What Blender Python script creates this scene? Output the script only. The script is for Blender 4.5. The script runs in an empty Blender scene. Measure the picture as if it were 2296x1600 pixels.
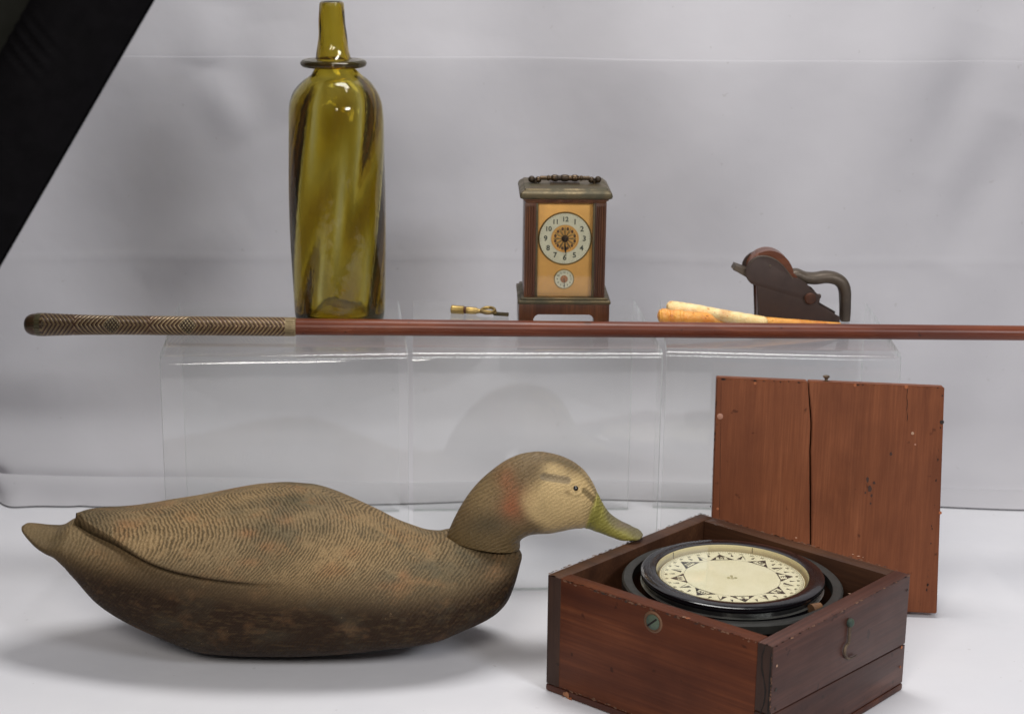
import bpy, bmesh, math, random
import numpy as np
from mathutils import Vector, Matrix, noise as mn
random.seed(7); np.random.seed(7)
sc = bpy.context.scene
C = sc.collection

# ------------------------------------------------------------------ camera
HC = 0.585; FPX = 3954.85; PITCH = .2632; ROLL = .0055; CX = 1062.55; CY = 866.37   # measured on a 2296 x 1600 frame
_F = np.array([0, math.cos(PITCH), -math.sin(PITCH)]); _R = np.array([1., 0, 0]); _U = np.cross(_R, _F)
R2 = _R*math.cos(ROLL) + _U*math.sin(ROLL); U2 = -_R*math.sin(ROLL) + _U*math.cos(ROLL)
cam = bpy.data.cameras.new('camera'); co = bpy.data.objects.new('camera', cam); C.objects.link(co)
M = Matrix(((R2[0], U2[0], -_F[0], 0), (R2[1], U2[1], -_F[1], 0), (R2[2], U2[2], -_F[2], HC), (0, 0, 0, 1)))
co.matrix_world = M
cam.sensor_width = 36; cam.lens = FPX/2296*36
cam.shift_x = (1148-CX)/2296; cam.shift_y = -(800-CY)/2296
cam.clip_start = .02; cam.clip_end = 30
cam.dof.use_dof = True; cam.dof.focus_distance = 1.42; cam.dof.aperture_fstop = 11
sc.camera = co

# ------------------------------------------------------------------ world, lamps, exposure
w = bpy.data.worlds.new('World'); sc.world = w; w.use_nodes = True
w.node_tree.nodes['Background'].inputs[0].default_value = (.86, .86, .88, 1)
w.node_tree.nodes['Background'].inputs[1].default_value = .085

def area(name, loc, target, sx, sy, power, col):
    l = bpy.data.lights.new(name, 'AREA'); l.shape = 'RECTANGLE'; l.size = sx; l.size_y = sy; l.energy = power; l.color = col
    o = bpy.data.objects.new(name, l); C.objects.link(o); o.location = loc
    d = Vector(target) - Vector(loc); o.rotation_euler = d.to_track_quat('-Z', 'Y').to_euler(); return o
area('studio_lamp_left', (-.22, .05, .90), (0, 1.5, .20), .46, .34, 9.0, (1, .955, .90))
area('studio_lamp_right', (.92, .25, .90), (.1, 1.5, .2), .38, .24, 8.6, (.93, .955, 1))
area('ceiling_lamp', (.16, 1.50, 1.45), (.10, 1.40, 0), .75, .36, 13.0, (1, .99, .97))
sc.view_settings.view_transform = 'Standard'; sc.view_settings.look = 'None'
sc.view_settings.exposure = 0.0; sc.view_settings.gamma = 1
sc.cycles.max_bounces = 16; sc.cycles.transmission_bounces = 12; sc.cycles.transparent_max_bounces = 24; sc.cycles.glossy_bounces = 6
sc.cycles.caustics_refractive = True; sc.cycles.caustics_reflective = False; sc.cycles.blur_glossy = .6
sc.cycles.use_denoising = True; sc.cycles.sample_clamp_indirect = 4

# ------------------------------------------------------------------ measuring helpers (pixel of the photograph -> point of the place)
def ray(px, py): return _F + R2*((px-CX)/FPX) - U2*((py-CY)/FPX)
def atz(px, py, z): d = ray(px, py); return np.array([0, 0, HC]) + d*((z-HC)/d[2])
def aty(px, py, y): d = ray(px, py); return np.array([0, 0, HC]) + d*(y/d[1])
def proj(P):
    d = np.asarray(P, float) - np.array([0, 0, HC]); z = d@_F
    return np.stack([CX + FPX*(d@R2)/z, CY - FPX*(d@U2)/z], -1)
def mpp(P): return float((np.asarray(P) - np.array([0, 0, HC]))@_F/FPX)       # metres per pixel there
HR = .2186   # height of the risers

# ------------------------------------------------------------------ materials
class NT:
    def __init__(s, name):
        s.m = bpy.data.materials.new(name); s.m.use_nodes = True; s.t = s.m.node_tree; s.n = s.t.nodes; s.l = s.t.links
        s.b = s.n['Principled BSDF']; s.out = s.n['Material Output']
    def new(s, t, **k):
        n = s.n.new(t)
        for a, v in k.items(): setattr(n, a, v)
        return n
    def lk(s, a, b): s.l.new(a, b)
    def coord(s, scale=(1, 1, 1), loc=(0, 0, 0), rot=(0, 0, 0)):
        tc = s.new('ShaderNodeTexCoord'); mp = s.new('ShaderNodeMapping')
        mp.inputs['Scale'].default_value = scale; mp.inputs['Location'].default_value = loc; mp.inputs['Rotation'].default_value = rot
        s.lk(tc.outputs['Object'], mp.inputs['Vector']); return mp.outputs[0]
    def noise(s, vec, scale, detail=4, rough=.55, dist=0):
        n = s.new('ShaderNodeTexNoise'); n.inputs['Scale'].default_value = scale; n.inputs['Detail'].default_value = detail
        n.inputs['Roughness'].default_value = rough; n.inputs['Distortion'].default_value = dist; s.lk(vec, n.inputs['Vector']); return n.outputs[0]
    def ramp(s, fac, stops):
        r = s.new('ShaderNodeValToRGB'); e = r.color_ramp.elements
        while len(e) < len(stops): e.new(.5)
        for x, (p, c) in zip(e, stops):
            x.position = p; x.color = (*c, 1) if len(c) == 3 else c
        s.lk(fac, r.inputs[0]); return r.outputs[0]
    def ramp1(s, fac, a, b, va=0, vb=1): return s.ramp(fac, [(a, (va,)*3), (b, (vb,)*3)])
    def mix(s, fac, a, b, mode='MIX'):
        m = s.new('ShaderNodeMix', data_type='RGBA', blend_type=mode)
        for sock, v in ((m.inputs[0], fac), (m.inputs[6], a), (m.inputs[7], b)):
            if isinstance(v, bpy.types.NodeSocket): s.lk(v, sock)
            elif isinstance(v, tuple): sock.default_value = (*v, 1)
            else: sock.default_value = v
        return m.outputs[2]
    def math(s, op, a, b=0, c=None):
        m = s.new('ShaderNodeMath', operation=op)
        for i, v in enumerate((a, b, c)):
            if v is None: continue
            if isinstance(v, bpy.types.NodeSocket): s.lk(v, m.inputs[i])
            else: m.inputs[i].default_value = v
        return m.outputs[0]
    def attr(s, name, out='Fac'):
        a = s.new('ShaderNodeAttribute'); a.attribute_name = name; return a.outputs[out]
    def bump(s, h, strength=.3, dist=.001, prev=None):
        b = s.new('ShaderNodeBump'); b.inputs['Strength'].default_value = strength; b.inputs['Distance'].default_value = dist
        s.lk(h, b.inputs['Height'])
        if prev is not None: s.lk(prev, b.inputs['Normal'])
        return b.outputs[0]
    def set(s, **k):
        names = dict(col='Base Color', rough='Roughness', metal='Metallic', normal='Normal', coat='Coat Weight', coatr='Coat Roughness', ior='IOR', trans='Transmission Weight', spec='Specular IOR Level', sheen='Sheen Weight', sss='Subsurface Weight')
        for a, v in k.items():
            i = s.b.inputs[names[a]]
            if isinstance(v, bpy.types.NodeSocket): s.lk(v, i)
            elif isinstance(v, tuple): i.default_value = (*v, 1)
            else: i.default_value = v
        return s.m

def wood(name, axis, c_dark, c_mid, c_light, rough=.42, seed=0, worn=.0, coat=.1, grain=1., spec=.3):
    t = NT(name); st = {'x': (.12, 1, 1), 'y': (1, .12, 1), 'z': (1, 1, .12)}[axis]
    v = t.coord(st, (seed*3.1, seed*1.7, seed*.9)); v2 = t.coord((1, 1, 1), (seed, seed*2, 0))
    st2 = {'x': (.03, 1, 1), 'y': (1, .03, 1), 'z': (1, 1, .03)}[axis]
    v3 = t.coord(st2, (seed, 0, seed))
    big = t.noise(v, 22*grain, 5, .6, 1.2); fine = t.noise(v3, 420*grain, 3, .6); blot = t.noise(v2, 14, 4, .6)
    c = t.ramp(big, [(.28, c_dark), (.52, c_mid), (.74, c_light)])
    c = t.mix(t.ramp1(fine, .38, .66, .55, 0), c, c_dark)
    c = t.mix(t.ramp1(blot, .45, .72, 0, .55), c, c_dark); c = t.mix(t.ramp1(t.noise(v2, 9, 3, .6), .52, .8, 0, .5), c, tuple(x*.55 for x in c_dark))
    spk = t.noise(v2, 95, 2, .5); c = t.mix(t.ramp1(spk, .69, .74, 0, .6), c, tuple(x*.35 for x in c_dark))
    b = t.bump(fine, .35, .0004); b = t.bump(big, .2, .0006, b)
    r = t.math('ADD', t.math('MULTIPLY', blot, .25), rough-.1)
    return t.set(col=c, rough=r, normal=b, coat=coat, coatr=.3, spec=spec)

def plain(name, col, rough=.5, metal=0, var=.25, scale=60, bump=.15, bs=200, **k):
    t = NT(name); v = t.coord()
    n = t.noise(v, scale, 5, .6); c = t.mix(t.ramp1(n, .3, .7), tuple(x*(1-var) for x in col), tuple(min(1, x*(1+var)) for x in col))
    r = t.math('ADD', t.math('MULTIPLY', t.noise(v, scale*1.7, 3), .3), rough-.15)
    return t.set(col=c, rough=r, metal=metal, normal=t.bump(t.noise(v, bs, 3), bump, .0004), **k)

def patina(name, base, tarn, rough=.38, metal=.9, lo=.42, hi=.62, scale=45):
    t = NT(name); v = t.coord(); n = t.noise(v, scale, 6, .65)
    f = t.ramp1(n, lo, hi); c = t.mix(f, base, tarn)
    return t.set(col=c, metal=t.math('SUBTRACT', metal, t.math('MULTIPLY', f, .35)), rough=t.math('ADD', t.math('MULTIPLY', f, .25), rough), normal=t.bump(n, .2, .0004))

def cloth(name, c1, c2, weave=True, rough=.8):
    t = NT(name); v = t.coord()
    n = t.noise(v, 3.2, 4, .6); c = t.mix(t.ramp1(n, .35, .65), c1, c2)
    spots = t.noise(v, 130, 2, .5); c = t.mix(t.ramp1(spots, .735, .76, 0, .22), c, (.25, .22, .2))
    w = t.noise(t.coord((1, 1, .15)), 900, 2); w2 = t.noise(t.coord((.15, 1, 1)), 900, 2)
    b = t.bump(t.math('ADD', w, w2), .12, .0004); b = t.bump(t.noise(v, 14, 3), .35, .004, b)
    return t.set(col=c, rough=rough, normal=b, spec=.25, sheen=.15)

M_table = cloth('white_cloth', (.70, .695, .73), (.75, .74, .765))
M_back = cloth('grey_cloth', (.485, .472, .495), (.54, .525, .548))

MAH = ((.140, .042, .018), (.235, .076, .031), (.310, .108, .046))
BOX = ((.058, .0145, .0060), (.130, .036, .0125), (.215, .066, .024))
DRK = ((.020, .009, .006), (.048, .021, .012), (.085, .037, .020))

# ------------------------------------------------------------------ object helpers
def mesh_from(name, V, Fc, mats=None, smooth=False, mi=None):
    me = bpy.data.meshes.new(name); me.from_pydata([tuple(map(float, p)) for p in V], [], [tuple(map(int, f)) for f in Fc]); me.update()
    for m in (mats or []): me.materials.append(m)
    if mi is not None: me.polygons.foreach_set('material_index', mi)
    if smooth: me.polygons.foreach_set('use_smooth', [True]*len(me.polygons))
    return me
def tag(o, label=None, cat=None, group=None, kind=None):
    if label: o['label'] = label
    if cat: o['category'] = cat
    if group: o['group'] = group
    if kind: o['kind'] = kind
    return o
def link(name, me, parent=None, loc=(0, 0, 0), rot=None):
    o = bpy.data.objects.new(name, me); C.objects.link(o); o.location = loc
    if rot: o.rotation_euler = rot
    if parent: o.parent = parent
    return o
def thing(name, label, cat, loc=(0, 0, 0), rz=0, group=None):
    o = bpy.data.objects.new(name, None); C.objects.link(o); o.location = loc; o.rotation_euler = (0, 0, rz); o.empty_display_size = .02
    return tag(o, label, cat, group)
def bm_mesh(name, bm, mats, smooth=False, auto=None):
    bmesh.ops.recalc_face_normals(bm, faces=bm.faces)
    me = bpy.data.meshes.new(name); bm.to_mesh(me); bm.free()
    for m in (mats if isinstance(mats, (list, tuple)) else [mats]): me.materials.append(m)
    if smooth or auto: me.polygons.foreach_set('use_smooth', [True]*len(me.polygons))
    if auto:
        me.set_sharp_from_angle(angle=math.radians(auto))
    return me
def bm_hexa(bm, P, bev=0, seg=2):
    """P: 8 points, bottom 4 then top 4 in order"""
    vs = [bm.verts.new(p) for p in P]
    fs = [bm.faces.new([vs[i] for i in f]) for f in ((3, 2, 1, 0), (4, 5, 6, 7), (0, 1, 5, 4), (1, 2, 6, 5), (2, 3, 7, 6), (3, 0, 4, 7))]
    if bev > 0:
        ed = list({e for f in fs for e in f.edges})
        bmesh.ops.bevel(bm, geom=ed, offset=bev, segments=seg, affect='EDGES', profile=.6)
def hexa(name, P, mat, parent, bev=.0008, seg=2):
    bm = bmesh.new(); bm_hexa(bm, P, bev, seg); return link(name, bm_mesh(name, bm, mat, auto=40), parent)
def bm_box(bm, c, s, bev=0, seg=2):
    x, y, z = c; a, b, d = s[0]/2, s[1]/2, s[2]/2
    bm_hexa(bm, [(x-a, y-b, z-d), (x+a, y-b, z-d), (x+a, y+b, z-d), (x-a, y+b, z-d), (x-a, y-b, z+d), (x+a, y-b, z+d), (x+a, y+b, z+d), (x-a, y+b, z+d)], bev, seg)
def box(name, c, s, mat, parent, bev=.0008, seg=2):
    bm = bmesh.new(); bm_box(bm, c, s, bev, seg); return link(name, bm_mesh(name, bm, mat, auto=40), parent)
def bm_lathe(bm, prof, seg=48, mtx=None, close=False):
    """prof: list of (r, z)"""
    rings = []
    for r, z in prof:
        if r < 1e-7:
            v = bm.verts.new((0, 0, z)); rings.append([v]*seg)
        else: rings.append([bm.verts.new((r*math.cos(2*math.pi*i/seg), r*math.sin(2*math.pi*i/seg), z)) for i in range(seg)])
    n = len(prof)
    for k in range(n if close else n-1):
        a, b = rings[k], rings[(k+1) % n]
        for i in range(seg):
            j = (i+1) % seg; q = []
            for v in (a[i], a[j], b[j], b[i]):
                if v not in q: q.append(v)
            if len(q) > 2:
                try: bm.faces.new(q)
                except ValueError: pass
    if mtx is not None: bmesh.ops.transform(bm, matrix=mtx, verts=list({v for r in rings for v in r}))
def lathe(name, prof, mat, parent, seg=48, mtx=None, close=False, auto=35):
    bm = bmesh.new(); bm_lathe(bm, prof, seg, mtx, close); return link(name, bm_mesh(name, bm, mat, auto=auto), parent)
def bm_tube(bm, pts, rad, seg=12, caps=True, flat=1.0):
    pts = [Vector(p) for p in pts]; n = len(pts)
    if not hasattr(rad, '__len__'): rad = [rad]*n
    rings = []; up = None
    for i in range(n):
        t = (pts[min(i+1, n-1)] - pts[max(i-1, 0)]).normalized()
        if up is None: up = t.orthogonal().normalized()
        up = (up - t*up.dot(t)).normalized(); s = t.cross(up)
        rings.append([bm.verts.new(pts[i] + up*(rad[i]*math.cos(2*math.pi*k/seg)) + s*(rad[i]*flat*math.sin(2*math.pi*k/seg))) for k in range(seg)])
    for a, b in zip(rings, rings[1:]):
        for k in range(seg): bm.faces.new((a[k], a[(k+1) % seg], b[(k+1) % seg], b[k]))
    if caps: bm.faces.new(rings[0][::-1]); bm.faces.new(rings[-1])
def tube(name, pts, rad, mat, parent, seg=12, flat=1.0):
    bm = bmesh.new(); bm_tube(bm, pts, rad, seg, True, flat); return link(name, bm_mesh(name, bm, mat, auto=45), parent)
def prism_y(name, outline, y0, y1, mat, parent, bev=.0006, auto=30):
    """outline: (x, z) points; extruded from y0 to y1"""
    bm = bmesh.new(); a = [bm.verts.new((x, y0, z)) for x, z in outline]; b = [bm.verts.new((x, y1, z)) for x, z in outline]
    n = len(a); f0 = bm.faces.new(a); f1 = bm.faces.new(b[::-1])
    for i in range(n): bm.faces.new((a[i], b[i], b[(i+1) % n], a[(i+1) % n]))
    if bev: bmesh.ops.bevel(bm, geom=list(f0.edges)+list(f1.edges), offset=bev, segments=2, affect='EDGES', profile=.6)
    return link(name, bm_mesh(name, bm, mat, auto=auto), parent)
def spline(pts, n):
    """Catmull-Rom through points, n samples"""
    P = np.array(pts, float); m = len(P); u = np.linspace(0, m-1, n); out = []
    for t in u:
        i = min(int(t), m-2); f = t-i; p0, p1, p2, p3 = P[max(i-1, 0)], P[i], P[i+1], P[min(i+2, m-1)]
        out.append(.5*((2*p1)+(-p0+p2)*f+(2*p0-5*p1+4*p2-p3)*f*f+(-p0+3*p1-3*p2+p3)*f**3))
    return np.array(out)
def smooth_interp(x, xp, fp):
    """monotone-ish smooth interpolation"""
    xp = np.array(xp, float); fp = np.array(fp, float); d = np.diff(fp)/np.diff(xp)
    m = np.zeros_like(fp); m[0] = d[0]; m[-1] = d[-1]
    for i in range(1, len(fp)-1): m[i] = 0 if d[i-1]*d[i] <= 0 else 2*d[i-1]*d[i]/(d[i-1]+d[i])
    x = np.clip(x, xp[0], xp[-1]); i = np.clip(np.searchsorted(xp, x)-1, 0, len(xp)-2); h = xp[i+1]-xp[i]; t = (x-xp[i])/h
    return (2*t**3-3*t**2+1)*fp[i]+(t**3-2*t**2+t)*h*m[i]+(-2*t**3+3*t**2)*fp[i+1]+(t**3-t**2)*h*m[i+1]
def grid_mesh(name, P, mats, closed_v=True, cap0=False, cap1=False, attrs=None, colattr=None):
    """P: (nu, nv, 3) array"""
    nu, nv = P.shape[:2]; V = P.reshape(-1, 3); I = np.arange(nu*nv).reshape(nu, nv)
    J = np.roll(I, -1, 1) if closed_v else None
    if closed_v: Q = np.stack([I[:-1], J[:-1], J[1:], I[1:]], -1).reshape(-1, 4)
    else: Q = np.stack([I[:-1, :-1], I[:-1, 1:], I[1:, 1:], I[1:, :-1]], -1).reshape(-1, 4)
    nf = len(Q); extra = []
    if cap0: extra.append(I[0][::-1])
    if cap1: extra.append(I[-1])
    loops = np.concatenate([Q.ravel()]+[e for e in extra]) ; starts = list(np.arange(nf)*4); tot = [4]*nf; s = nf*4
    for e in extra: starts.append(s); tot.append(len(e)); s += len(e)
    me = bpy.data.meshes.new(name); me.vertices.add(len(V)); me.vertices.foreach_set('co', V.astype(np.float32).ravel())
    me.loops.add(len(loops)); me.loops.foreach_set('vertex_index', loops.astype(np.int32))
    me.polygons.add(len(starts)); me.polygons.foreach_set('loop_start', np.array(starts, np.int32)); me.polygons.foreach_set('loop_total', np.array(tot, np.int32))
    me.polygons.foreach_set('use_smooth', np.ones(len(starts), bool)); me.update(); me.validate()
    for m in mats: me.materials.append(m)
    for k, a in (attrs or {}).items():
        at = me.attributes.new(k, 'FLOAT', 'POINT'); at.data.foreach_set('value', a.astype(np.float32).ravel())
    for k, a in (colattr or {}).items():
        at = me.attributes.new(k, 'FLOAT_COLOR', 'POINT'); c = np.ones((len(V), 4), np.float32); c[:, :3] = a.reshape(-1, 3); at.data.foreach_set('color', c.ravel())
    return me
def sstep(x, a, b): t = np.clip((x-a)/(b-a), 0, 1); return t*t*(3-2*t)

# ------------------------------------------------------------------ the setting: cloth-covered table and hanging backdrop
def seg_dist(X, Y, a, b):
    a = np.array(a); b = np.array(b); d = b-a; L = d@d; t = np.clip(((X-a[0])*d[0]+(Y-a[1])*d[1])/L, 0, 1)
    return np.hypot(X-a[0]-t*d[0], Y-a[1]-t*d[1]), t
nx, ny = 420, 330
X, Y = np.meshgrid(np.linspace(-1.1, 1.25, nx), np.linspace(.25, 1.90, ny), indexing='ij')
Z = np.zeros_like(X)
for (p, q, wd, am) in (((190, 1225), (-60, 1480), .012, -.0035), ((2160, 1235), (2330, 1380), .012, .0022), ((1230, 1560), (700, 1610), .05, .0006), ((2050, 1420), (2290, 1400), .02, -.0005), ((60, 1500), (330, 1590), .03, -.0005)):
    a, b = atz(*p, 0)[:2], atz(*q, 0)[:2]; D, t = seg_dist(X, Y, a, b); Z += am*np.exp(-(D/wd)**2)*np.sin(np.pi*np.clip(t, .08, .92))
under = sstep(X, -1.1, -1.0)
Z += .0005*np.sin(X*9+Y*5)*np.sin(Y*7-X*3)
Z = np.minimum(Z, .0030)
flat = np.exp(-(((X+.13)/.30)**4+((Y-1.36)/.16)**4)) + np.exp(-(((X-.19)/.2)**4+((Y-1.28)/.2)**4))
Z *= 1-np.clip(flat, 0, 1); Z -= .0004
P = np.stack([X, Y, Z], -1)
tag(link('tabletop', grid_mesh('tabletop', P, [M_table], closed_v=False)), 'white cloth covered tabletop under all the objects', None, kind='structure')

# backdrop: profile (y, z) from a flap lying on the table, up through a tucked crease, then hanging
prof = spline([(1.712, .0012), (1.722, .0050), (1.742, .0065), (1.757, .0035), (1.768, .0026), (1.778, .010), (1.792, .028), (1.810, .06), (1.835, .12), (1.850, .20), (1.856, .30), (1.858, .428), (1.862, .436), (1.872, .50), (1.885, .62), (1.90, .80), (1.92, 1.05)], 340)
nu = 520; xs = np.linspace(-1.05, 1.25, nu)
P = np.zeros((nu, len(prof), 3)); P[:, :, 0] = xs[:, None]; P[:, :, 1] = prof[None, :, 0]; P[:, :, 2] = prof[None, :, 1]
X = P[:, :, 0]; Zb = P[:, :, 2]; h = sstep(Zb, .01, .10)
# the bottom crease sits higher and softer at the left
low = np.exp(-(Zb/.06)**2); lift = sstep(-X, -.02, .42)
P[:, :, 2] += lift*.019*sstep(prof[None, :, 0], 1.714, 1.752)*(1-sstep(Zb, .05, .22)) + (1-lift)*.004*sstep(prof[None, :, 0], 1.714, 1.745)*(1-sstep(Zb, .05, .2))
P[:, :, 2] -= (.35+.65*lift)*.0065*np.exp(-((prof[None, :, 0]-1.765)/.0055)**2)
P[:, :, 1] += -.020*lift*low*np.exp(-((Zb-.03)/.03)**2)
# long soft folds in the hanging cloth
P[:, :, 1] += h*(.012*np.sin(X*6.3+1.2+Zb*2.4) + .007*np.sin(X*14.1+Zb*5-1.) + .0034*np.sin(X*23+Zb*11+2.) + .0016*np.sin(X*41-Zb*17))
for (p, q, wd, am) in (((452, 150), (560, 330), .024, .006), ((470, 0), (452, 160), .03, .005), ((2290, 250), (2120, 620), .035, -.011), ((2080, 420), (2230, 40), .03, -.006), ((300, 640), (560, 480), .03, .006), ((1480, 380), (1700, 760), .06, -.004), ((600, 40), (640, 300), .03, .004), ((1000, 60), (960, 420), .04, .003)):
    a, b = aty(*p, 1.85), aty(*q, 1.85); D, t = seg_dist(X, Zb, (a[0], a[2]), (b[0], b[2])); P[:, :, 1] += -am*np.exp(-(D/wd)**2)*np.sin(np.pi*np.clip(t, .05, .95))
for (p, q, wd, am) in (((-30, 1020), (60, 1118), .009, -.010), ((45, 1060), (100, 1128), .016, .009), ((235, 1075), (178, 1136), .008, -.006), ((120, 1090), (150, 1135), .012, .006)):
    a, b = aty(*p, 1.77), aty(*q, 1.77); D, t = seg_dist(X, Zb, (a[0], a[2]), (b[0], b[2])); P[:, :, 1] += -am*np.exp(-(D/wd)**2)*np.sin(np.pi*np.clip(t, .05, .95))
# ironed-in fold lines
z1 = aty(1148, 150, 1.855)[2]; z2 = aty(300, 577, 1.85)[2]
P[:, :, 1] += .022*np.logaddexp(0, (Zb-z1)/.008)*.008 - .0005*np.exp(-((Zb-z2)/.003)**2)
# wavy front edge of the flap
P[:, :, 1] += (.010*np.sin(X*7+.5)+.004*np.sin(X*19))*np.exp(-((prof[None, :, 1])/.02)**2)
P[:, :, 2] = np.maximum(P[:, :, 2], .0008)
tag(link('backdrop', grid_mesh('backdrop', P, [M_back], closed_v=False)), 'pale grey cloth backdrop hanging behind the objects', None, kind='structure')

# ------------------------------------------------------------------ black softbox edge, close to the lens
M_blk = plain('black_fabric', (.0020, .0017, .0022), .8, 0, .3, 80, .3, 400, spec=.06)
M_oliv = plain('olive_black_fabric', (.0055, .0055, .0040), .8, 0, .2, 60, .3, 300, spec=.1)
YS = .98
e0 = aty(352, -20, YS); e1 = aty(-14, 612, YS); ed = (e1-e0)/np.linalg.norm(e1-e0); nrm = np.array([-ed[2], 0, ed[0]]);
if nrm[0] > 0: nrm = -nrm
A = e0 - ed*.10; B = e1 + ed*.05; L = np.linalg.norm(B-A)
sb = thing('softbox', 'black fabric light softbox, out of focus, slanting across the top left corner', 'softbox', tuple(A))
def S(u, v, d): return tuple(ed*u + nrm*v + np.array([0, d, 0]))
bwid = .056
bm = bmesh.new(); n1, n2 = 200, 14; G = []
for i in range(n1+1):
    u = L*i/n1; row = []
    for j in range(n2+1):
        v = bwid*j/n2; th = j/n2*math.pi
        gath = 0
        for cc, nn in ((.112, 3), (.168, 5), (.232, 5)):
            gath += math.exp(-((u-cc+v*.15)/.014)**4)*math.sin((u-cc+v*.35)*2*math.pi/.0072)
        row.append(bm.verts.new(S(u, v, -.010*math.sin(th)**.5 - .0022*gath*sstep(np.array(v), .02, .045))))
    G.append(row)
for i in range(n1):
    for j in range(n2): bm.faces.new((G[i][j], G[i+1][j], G[i+1][j+1], G[i][j+1]))
bk = [[bm.verts.new(S(L*i/8, v, .012)) for v in (0, bwid)] for i in range(9)]
for i in range(8): bm.faces.new((bk[i][0], bk[i][1], bk[i+1][1], bk[i+1][0]))
link('edge_band', bm_mesh('edge_band', bm, M_blk, smooth=True), sb)
hexa('side_panel', [S(-.02, bwid-.004, .006), S(L+.02, bwid-.004, .006), S(L+.02, bwid+.085, .03), S(-.02, bwid+.085, .03), S(-.02, bwid-.004, .003), S(L+.02, bwid-.004, .003), S(L+.02, bwid+.085, .027), S(-.02, bwid+.085, .027)], M_oliv, sb, .0004)
hexa('front_panel', [S(-.02, bwid+.048, .02), S(L, bwid+.048, .02), S(L, bwid+.20, .02), S(-.02, bwid+.20, .02), S(-.02, bwid+.048, .004), S(L, bwid+.048, .004), S(L, bwid+.20, .004), S(-.02, bwid+.20, .004)], M_blk, sb, .002)

# ------------------------------------------------------------------ acrylic risers
def schlick(t, f0=.034, nrm=None):
    g = t.new('ShaderNodeNewGeometry'); d = t.new('ShaderNodeVectorMath', operation='DOT_PRODUCT'); t.lk(g.outputs['Incoming'], d.inputs[0]); t.lk(g.outputs['Normal'], d.inputs[1])
    a = t.math('SUBTRACT', 1.0, t.math('ABSOLUTE', d.outputs['Value'])); return t.math('MULTIPLY_ADD', t.math('POWER', a, 5.0), 1-f0, f0)
def acrylic(name, edge=False):
    t = NT(name); n = t.n; tr = t.new('ShaderNodeBsdfTransparent'); tr.inputs[0].default_value = (.995, .998, .996, 1) if not edge else (.86, .9, .88, 1)
    gl = t.new('ShaderNodeBsdfGlossy'); gl.inputs['Roughness'].default_value = .035 if not edge else .12; gl.inputs[0].default_value = (1, 1, 1, 1)
    v = t.coord(); sm = t.noise(v, 18, 3, .6); scr = t.noise(t.coord((1, 1, .2)), 300, 2)
    nb = t.bump(t.math('ADD', sm, t.math('MULTIPLY', scr, .05)), .05, .002); t.lk(nb, gl.inputs['Normal'])
    m1 = t.new('ShaderNodeMixShader'); t.lk(schlick(t), m1.inputs[0]); t.lk(tr.outputs[0], m1.inputs[1]); t.lk(gl.outputs[0], m1.inputs[2])
    df = t.new('ShaderNodeBsdfTranslucent' if edge else 'ShaderNodeBsdfDiffuse'); df.inputs[0].default_value = (.9, .92, .9, 1)
    m2 = t.new('ShaderNodeMixShader'); t.lk(t.ramp1(t.noise(v, 30, 4), .3, .8, .002, .018) if not edge else t.ramp1(t.noise(v, 60, 2), .3, .7, .45, .85), m2.inputs[0]); t.lk(m1.outputs[0], m2.inputs[1]); t.lk(df.outputs[0], m2.inputs[2])
    t.lk(m2.outputs[0], t.out.inputs[0]); return t.m
M_acr = acrylic('clear_acrylic'); M_acre = acrylic('acrylic_edge', True)
def riser(label, pl, pr, depth):
    fl = atz(*pl, HR); frr = atz(*pr, HR); c = (fl+frr)/2; u = frr-fl; w_ = np.linalg.norm(u[:2]); yaw = math.atan2(u[1], u[0])
    o = thing('acrylic_riser', label, 'display riser', (c[0], c[1], 0), yaw, 'clear acrylic risers in a row')
    T = .0054; R = .0100; d = depth; out = [(0, .0003)]
    for k in range(9): a = math.pi/2*k/8; out.append((R-R*math.cos(a), HR-R+R*math.sin(a)))
    for k in range(9): a = math.pi/2*k/8; out.append((d-R+R*math.sin(a), HR-R+R*math.cos(a)))
    out.append((d, .0003)); inn = [(d-T, .0003)]; r = R-T
    for k in range(9): a = math.pi/2*k/8; inn.append((d-T-r+r*math.cos(a), HR-T-r+r*math.sin(a)))
    for k in range(9): a = math.pi/2*k/8; inn.append((T+r-r*math.sin(a), HR-T-r+r*math.cos(a)))
    inn.append((T, .0003)); n = len(out)
    bm = bmesh.new(); V = []
    for x in (-w_/2, w_/2): V.append(([bm.verts.new((x, y, z)) for y, z in out], [bm.verts.new((x, y, z)) for y, z in inn[::-1]]))
    for (o0, i0), s in ((V[0], 1), (V[1], -1)):
        for k in range(n-1): f = bm.faces.new((o0[k], o0[k+1], i0[k+1], i0[k])); f.material_index = 1
    for k in range(n-1):
        bm.faces.new((V[0][0][k], V[1][0][k], V[1][0][k+1], V[0][0][k+1])); bm.faces.new((V[0][1][k], V[1][1][k], V[1][1][k+1], V[0][1][k+1]))
    for k in (0, n-1): f = bm.faces.new((V[0][0][k], V[1][0][k], V[1][1][k], V[0][1][k])); f.material_index = 1
    me = bm_mesh('sheet', bm, [M_acr, M_acre], auto=30); link('bent_sheet', me, o); return o
riser('left clear acrylic riser under the green bottle', (357, 799), (915, 791), .222)
riser('middle clear acrylic riser under the carriage clock', (925, 790), (1487, 789), .222)
riser('right clear acrylic riser under the small hand plane', (1495, 785), (2022, 797), .222)

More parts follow.
